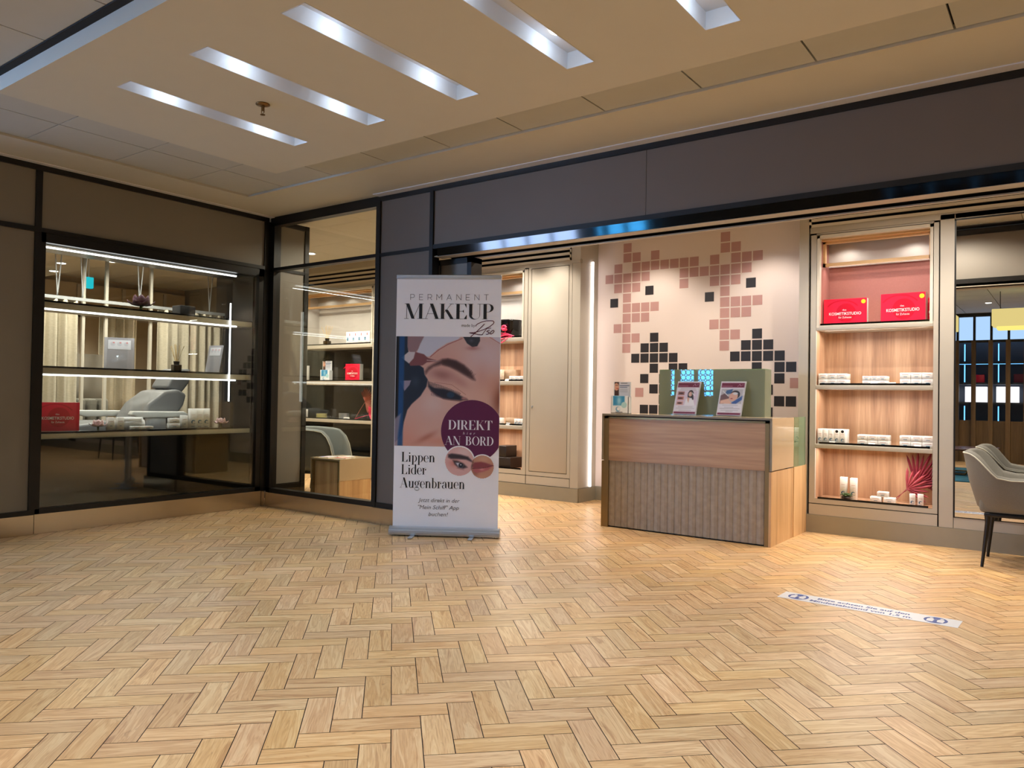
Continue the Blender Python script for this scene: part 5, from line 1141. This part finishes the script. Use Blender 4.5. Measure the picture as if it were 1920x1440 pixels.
m.box(-12.5, -12.47, 1.6, 7.4, 2.25, 2.29); m.build('framed_panels', [champ, mat('beige_wall_panel', (176, 162, 138), .45)], wq)
for yy in (3.58, 3.80, 4.26):
    m = MB().box(-7.86, -7.83, yy-.014, yy+.014, .0, 2.76); o = m.build('trim_1' if yy < 3.6 else ('trim_2' if yy < 4 else 'trim_3'), champ2); o['kind'] = 'structure'
o = MB().rbox(-8.4, -8.1, 3.70, 3.86, .6, 1.12, .01).build('towel_stack', mat('grey_towel', (120, 118, 108), .95, var=.3, scale=20, stretch=(1, .2, 1))); o.location = (0, 0, 0)
bpy.data.objects.remove(o)
t = thing('side_cabinet', 'low open cabinet holding standing grey towels behind the left display window', 'cabinet', (-8.3, 3.75, 0))
MB().box(-8.5, -8.1, 3.50, 4.1, .0, .78).box(-8.5, -8.46, 3.5, 4.1, .78, 1.5).build('carcass', mat('grey_lacquer', (146, 140, 128), .5), t)
for i in range(4):
    o = MB().rbox(-8.36, -8.14, 3.56+.115*i, 3.655+.115*i, .781, 1.03, .03).build('folded_towel', mat('grey_towel', (120, 118, 108), .95, var=.3, scale=20)); tag(o, ('left','second','third','right')[i]+' of four grey folded towels standing upright behind the display', 'towel', 'standing grey towels')
o = MB().rbox(-7.95, -7.90, 3.62, 3.70, 2.13, 2.24, .004).build('exit_sign', exitm); tag(o, 'small glowing cyan sign high up behind the left display window', 'sign'); 
MB().cyl((-7.925, 3.66, 2.24), .004, .52, 6).build('hanging_wire', rod, o)
# reclining treatment chair
LC = thing('treatment_lounger', 'grey upholstered reclining treatment chair behind the left display window', 'treatment chair', (-7.2, 3.8, 0))
def cush(poly, x0, x1, r, name, mt=vinyl):
    bm = bmesh.new(); n = len(poly); a = [bm.verts.new((x0, p_[0], p_[1])) for p_ in poly]; b = [bm.verts.new((x1, p_[0], p_[1])) for p_ in poly]
    bm.faces.new(a[::-1]); bm.faces.new(b)
    for i in range(n): bm.faces.new((a[i], a[(i+1) % n], b[(i+1) % n], b[i]))
    bmesh.ops.recalc_face_normals(bm, faces=bm.faces[:]); bmesh.ops.bevel(bm, geom=bm.edges[:], offset=r, segments=3, affect='EDGES', profile=.6)
    return MB().bm(bm).build(name, mt, LC)
cush([(3.70, .84), (3.80, 1.0), (3.96, 1.12), (4.10, 1.14), (4.19, 1.09), (4.16, .98), (4.02, .80), (3.90, .74)], -7.45, -7.0, .035, 'backrest'); cush([(4.02, 1.15), (4.08, 1.26), (4.14, 1.34), (4.28, 1.34), (4.26, 1.20), (4.18, 1.10)], -7.38, -7.08, .03, 'headrest')
cush([(3.05, .70), (3.05, .80), (3.40, .84), (3.78, .83), (3.90, .72), (3.40, .68)], -7.45, -7.0, .03, 'seat_cushion')
for x0, x1, ya, yb_, nm in ((-7.53, -7.46, 3.36, 3.86, 'left'), (-7.00, -6.92, 3.60, 4.16, 'right')): cush([(ya, .895), (ya+.02, .93), (yb_-.04, .925), (yb_, .90), (yb_-.02, .87), (ya+.1, .865)], x0, x1, .012, 'armrest', mat('pale_grey_armrest', (190, 192, 188), .4))
MB().rbox(-7.40, -7.05, 3.45, 3.85, .04, .68, .04).rbox(-7.5, -6.95, 3.3, 4.1, 0, .05, .01).build('pedestal', mat('light_grey_pedestal', (150, 150, 146), .5), LC)
MB().rbox(-7.51, -7.47, 3.75, 3.95, .70, .88, .01).rbox(-6.98, -6.94, 3.75, 3.95, .70, .88, .01).rbox(-7.51, -6.94, 3.72, 3.96, .66, .70, .01).build('arm_bracket', silver, LC)

# ------------------------------------------------------------------ shop lamps
def shop_lamp(x, y, z, p, lab, ang=110, col=WARM, blend=.6, tilt=0):
    t = thing('ceiling_downlight', lab, 'ceiling light', (x, y, z), 0, 'downlights in the shop ceiling')
    MB().cyl((x, y, z-.006), .07, .008, 24).build('rim', slot_m, t); MB().cyl((x, y, z-.009), .052, .006, 24).build('lens', lampdisc, t)
    lamp('downlight_spot', 'SPOT', (x, y, z-.02), p, col, .035, ang, blend, rot=(math.radians(tilt), 0, 0), parent=t)
SN, SM, SK = iter(ORD), iter(ORD), iter(ORD)
shop_lamp(-7.75, 6.26, 2.88, P_SHOP, 'round white downlight seen through the upper window pane')
for x in (-6.3, -5.0, -4.55, -3.55, -2.35, -1.35, -.4, .9): shop_lamp(x, (6.8 if -4 < x < -2 else 6.36) if x > -4 or x < -6 else 6.70, 2.88, P_SHOP*(.5 if -4 < x < -2 else (.5 if -5.1 < x < -4 else .85)), 'round shop downlight hidden behind the header, '+next(SN)+' of the rear row', 100, WARM, .6, 12 if -4 < x < -2 else 0)
for x in (-8.6, -7.1, -5.6, -3.4, -1.0, 1.4): shop_lamp(x, 5.6, 2.88, P_SHOP*(1.9 if x < -6.5 else (.75 if x < -3 else 1.0)), 'round shop downlight hidden behind the header, '+next(SM)+' of the front row', 162, WARM, .4)  # two leftmost lamps are added to brighten the interior behind the tall window
for (x, y) in ((-9.0, 4.3), (-9.88, 4.85), (-10.6, 4.55), (-11.4, 4.8), (-12.0, 4.7), (-7.2, 3.0), (-7.25, 4.2), (-7.2, 3.6), (-8.9, 3.0)):
    shop_lamp(x, y, 2.76, P_SHOP*(1.3 if x < -8 else .9), 'round treatment area ceiling downlight, '+next(SK)+' one counted from the left display window', 120, NEUT)
sprinkler((-9.2, 4.6, 2.76), 'dark sprinkler head on the ceiling behind the left display window, nearer one', 1.3); sprinkler((-9.4, 3.95, 2.76), 'dark sprinkler head on the treatment area ceiling, left of the nearer one', 1.3)
sprinkler((-.45, 5.9, 2.88), 'sprinkler head on the shop ceiling, reflected at the top of the wall mirror', 1.4)
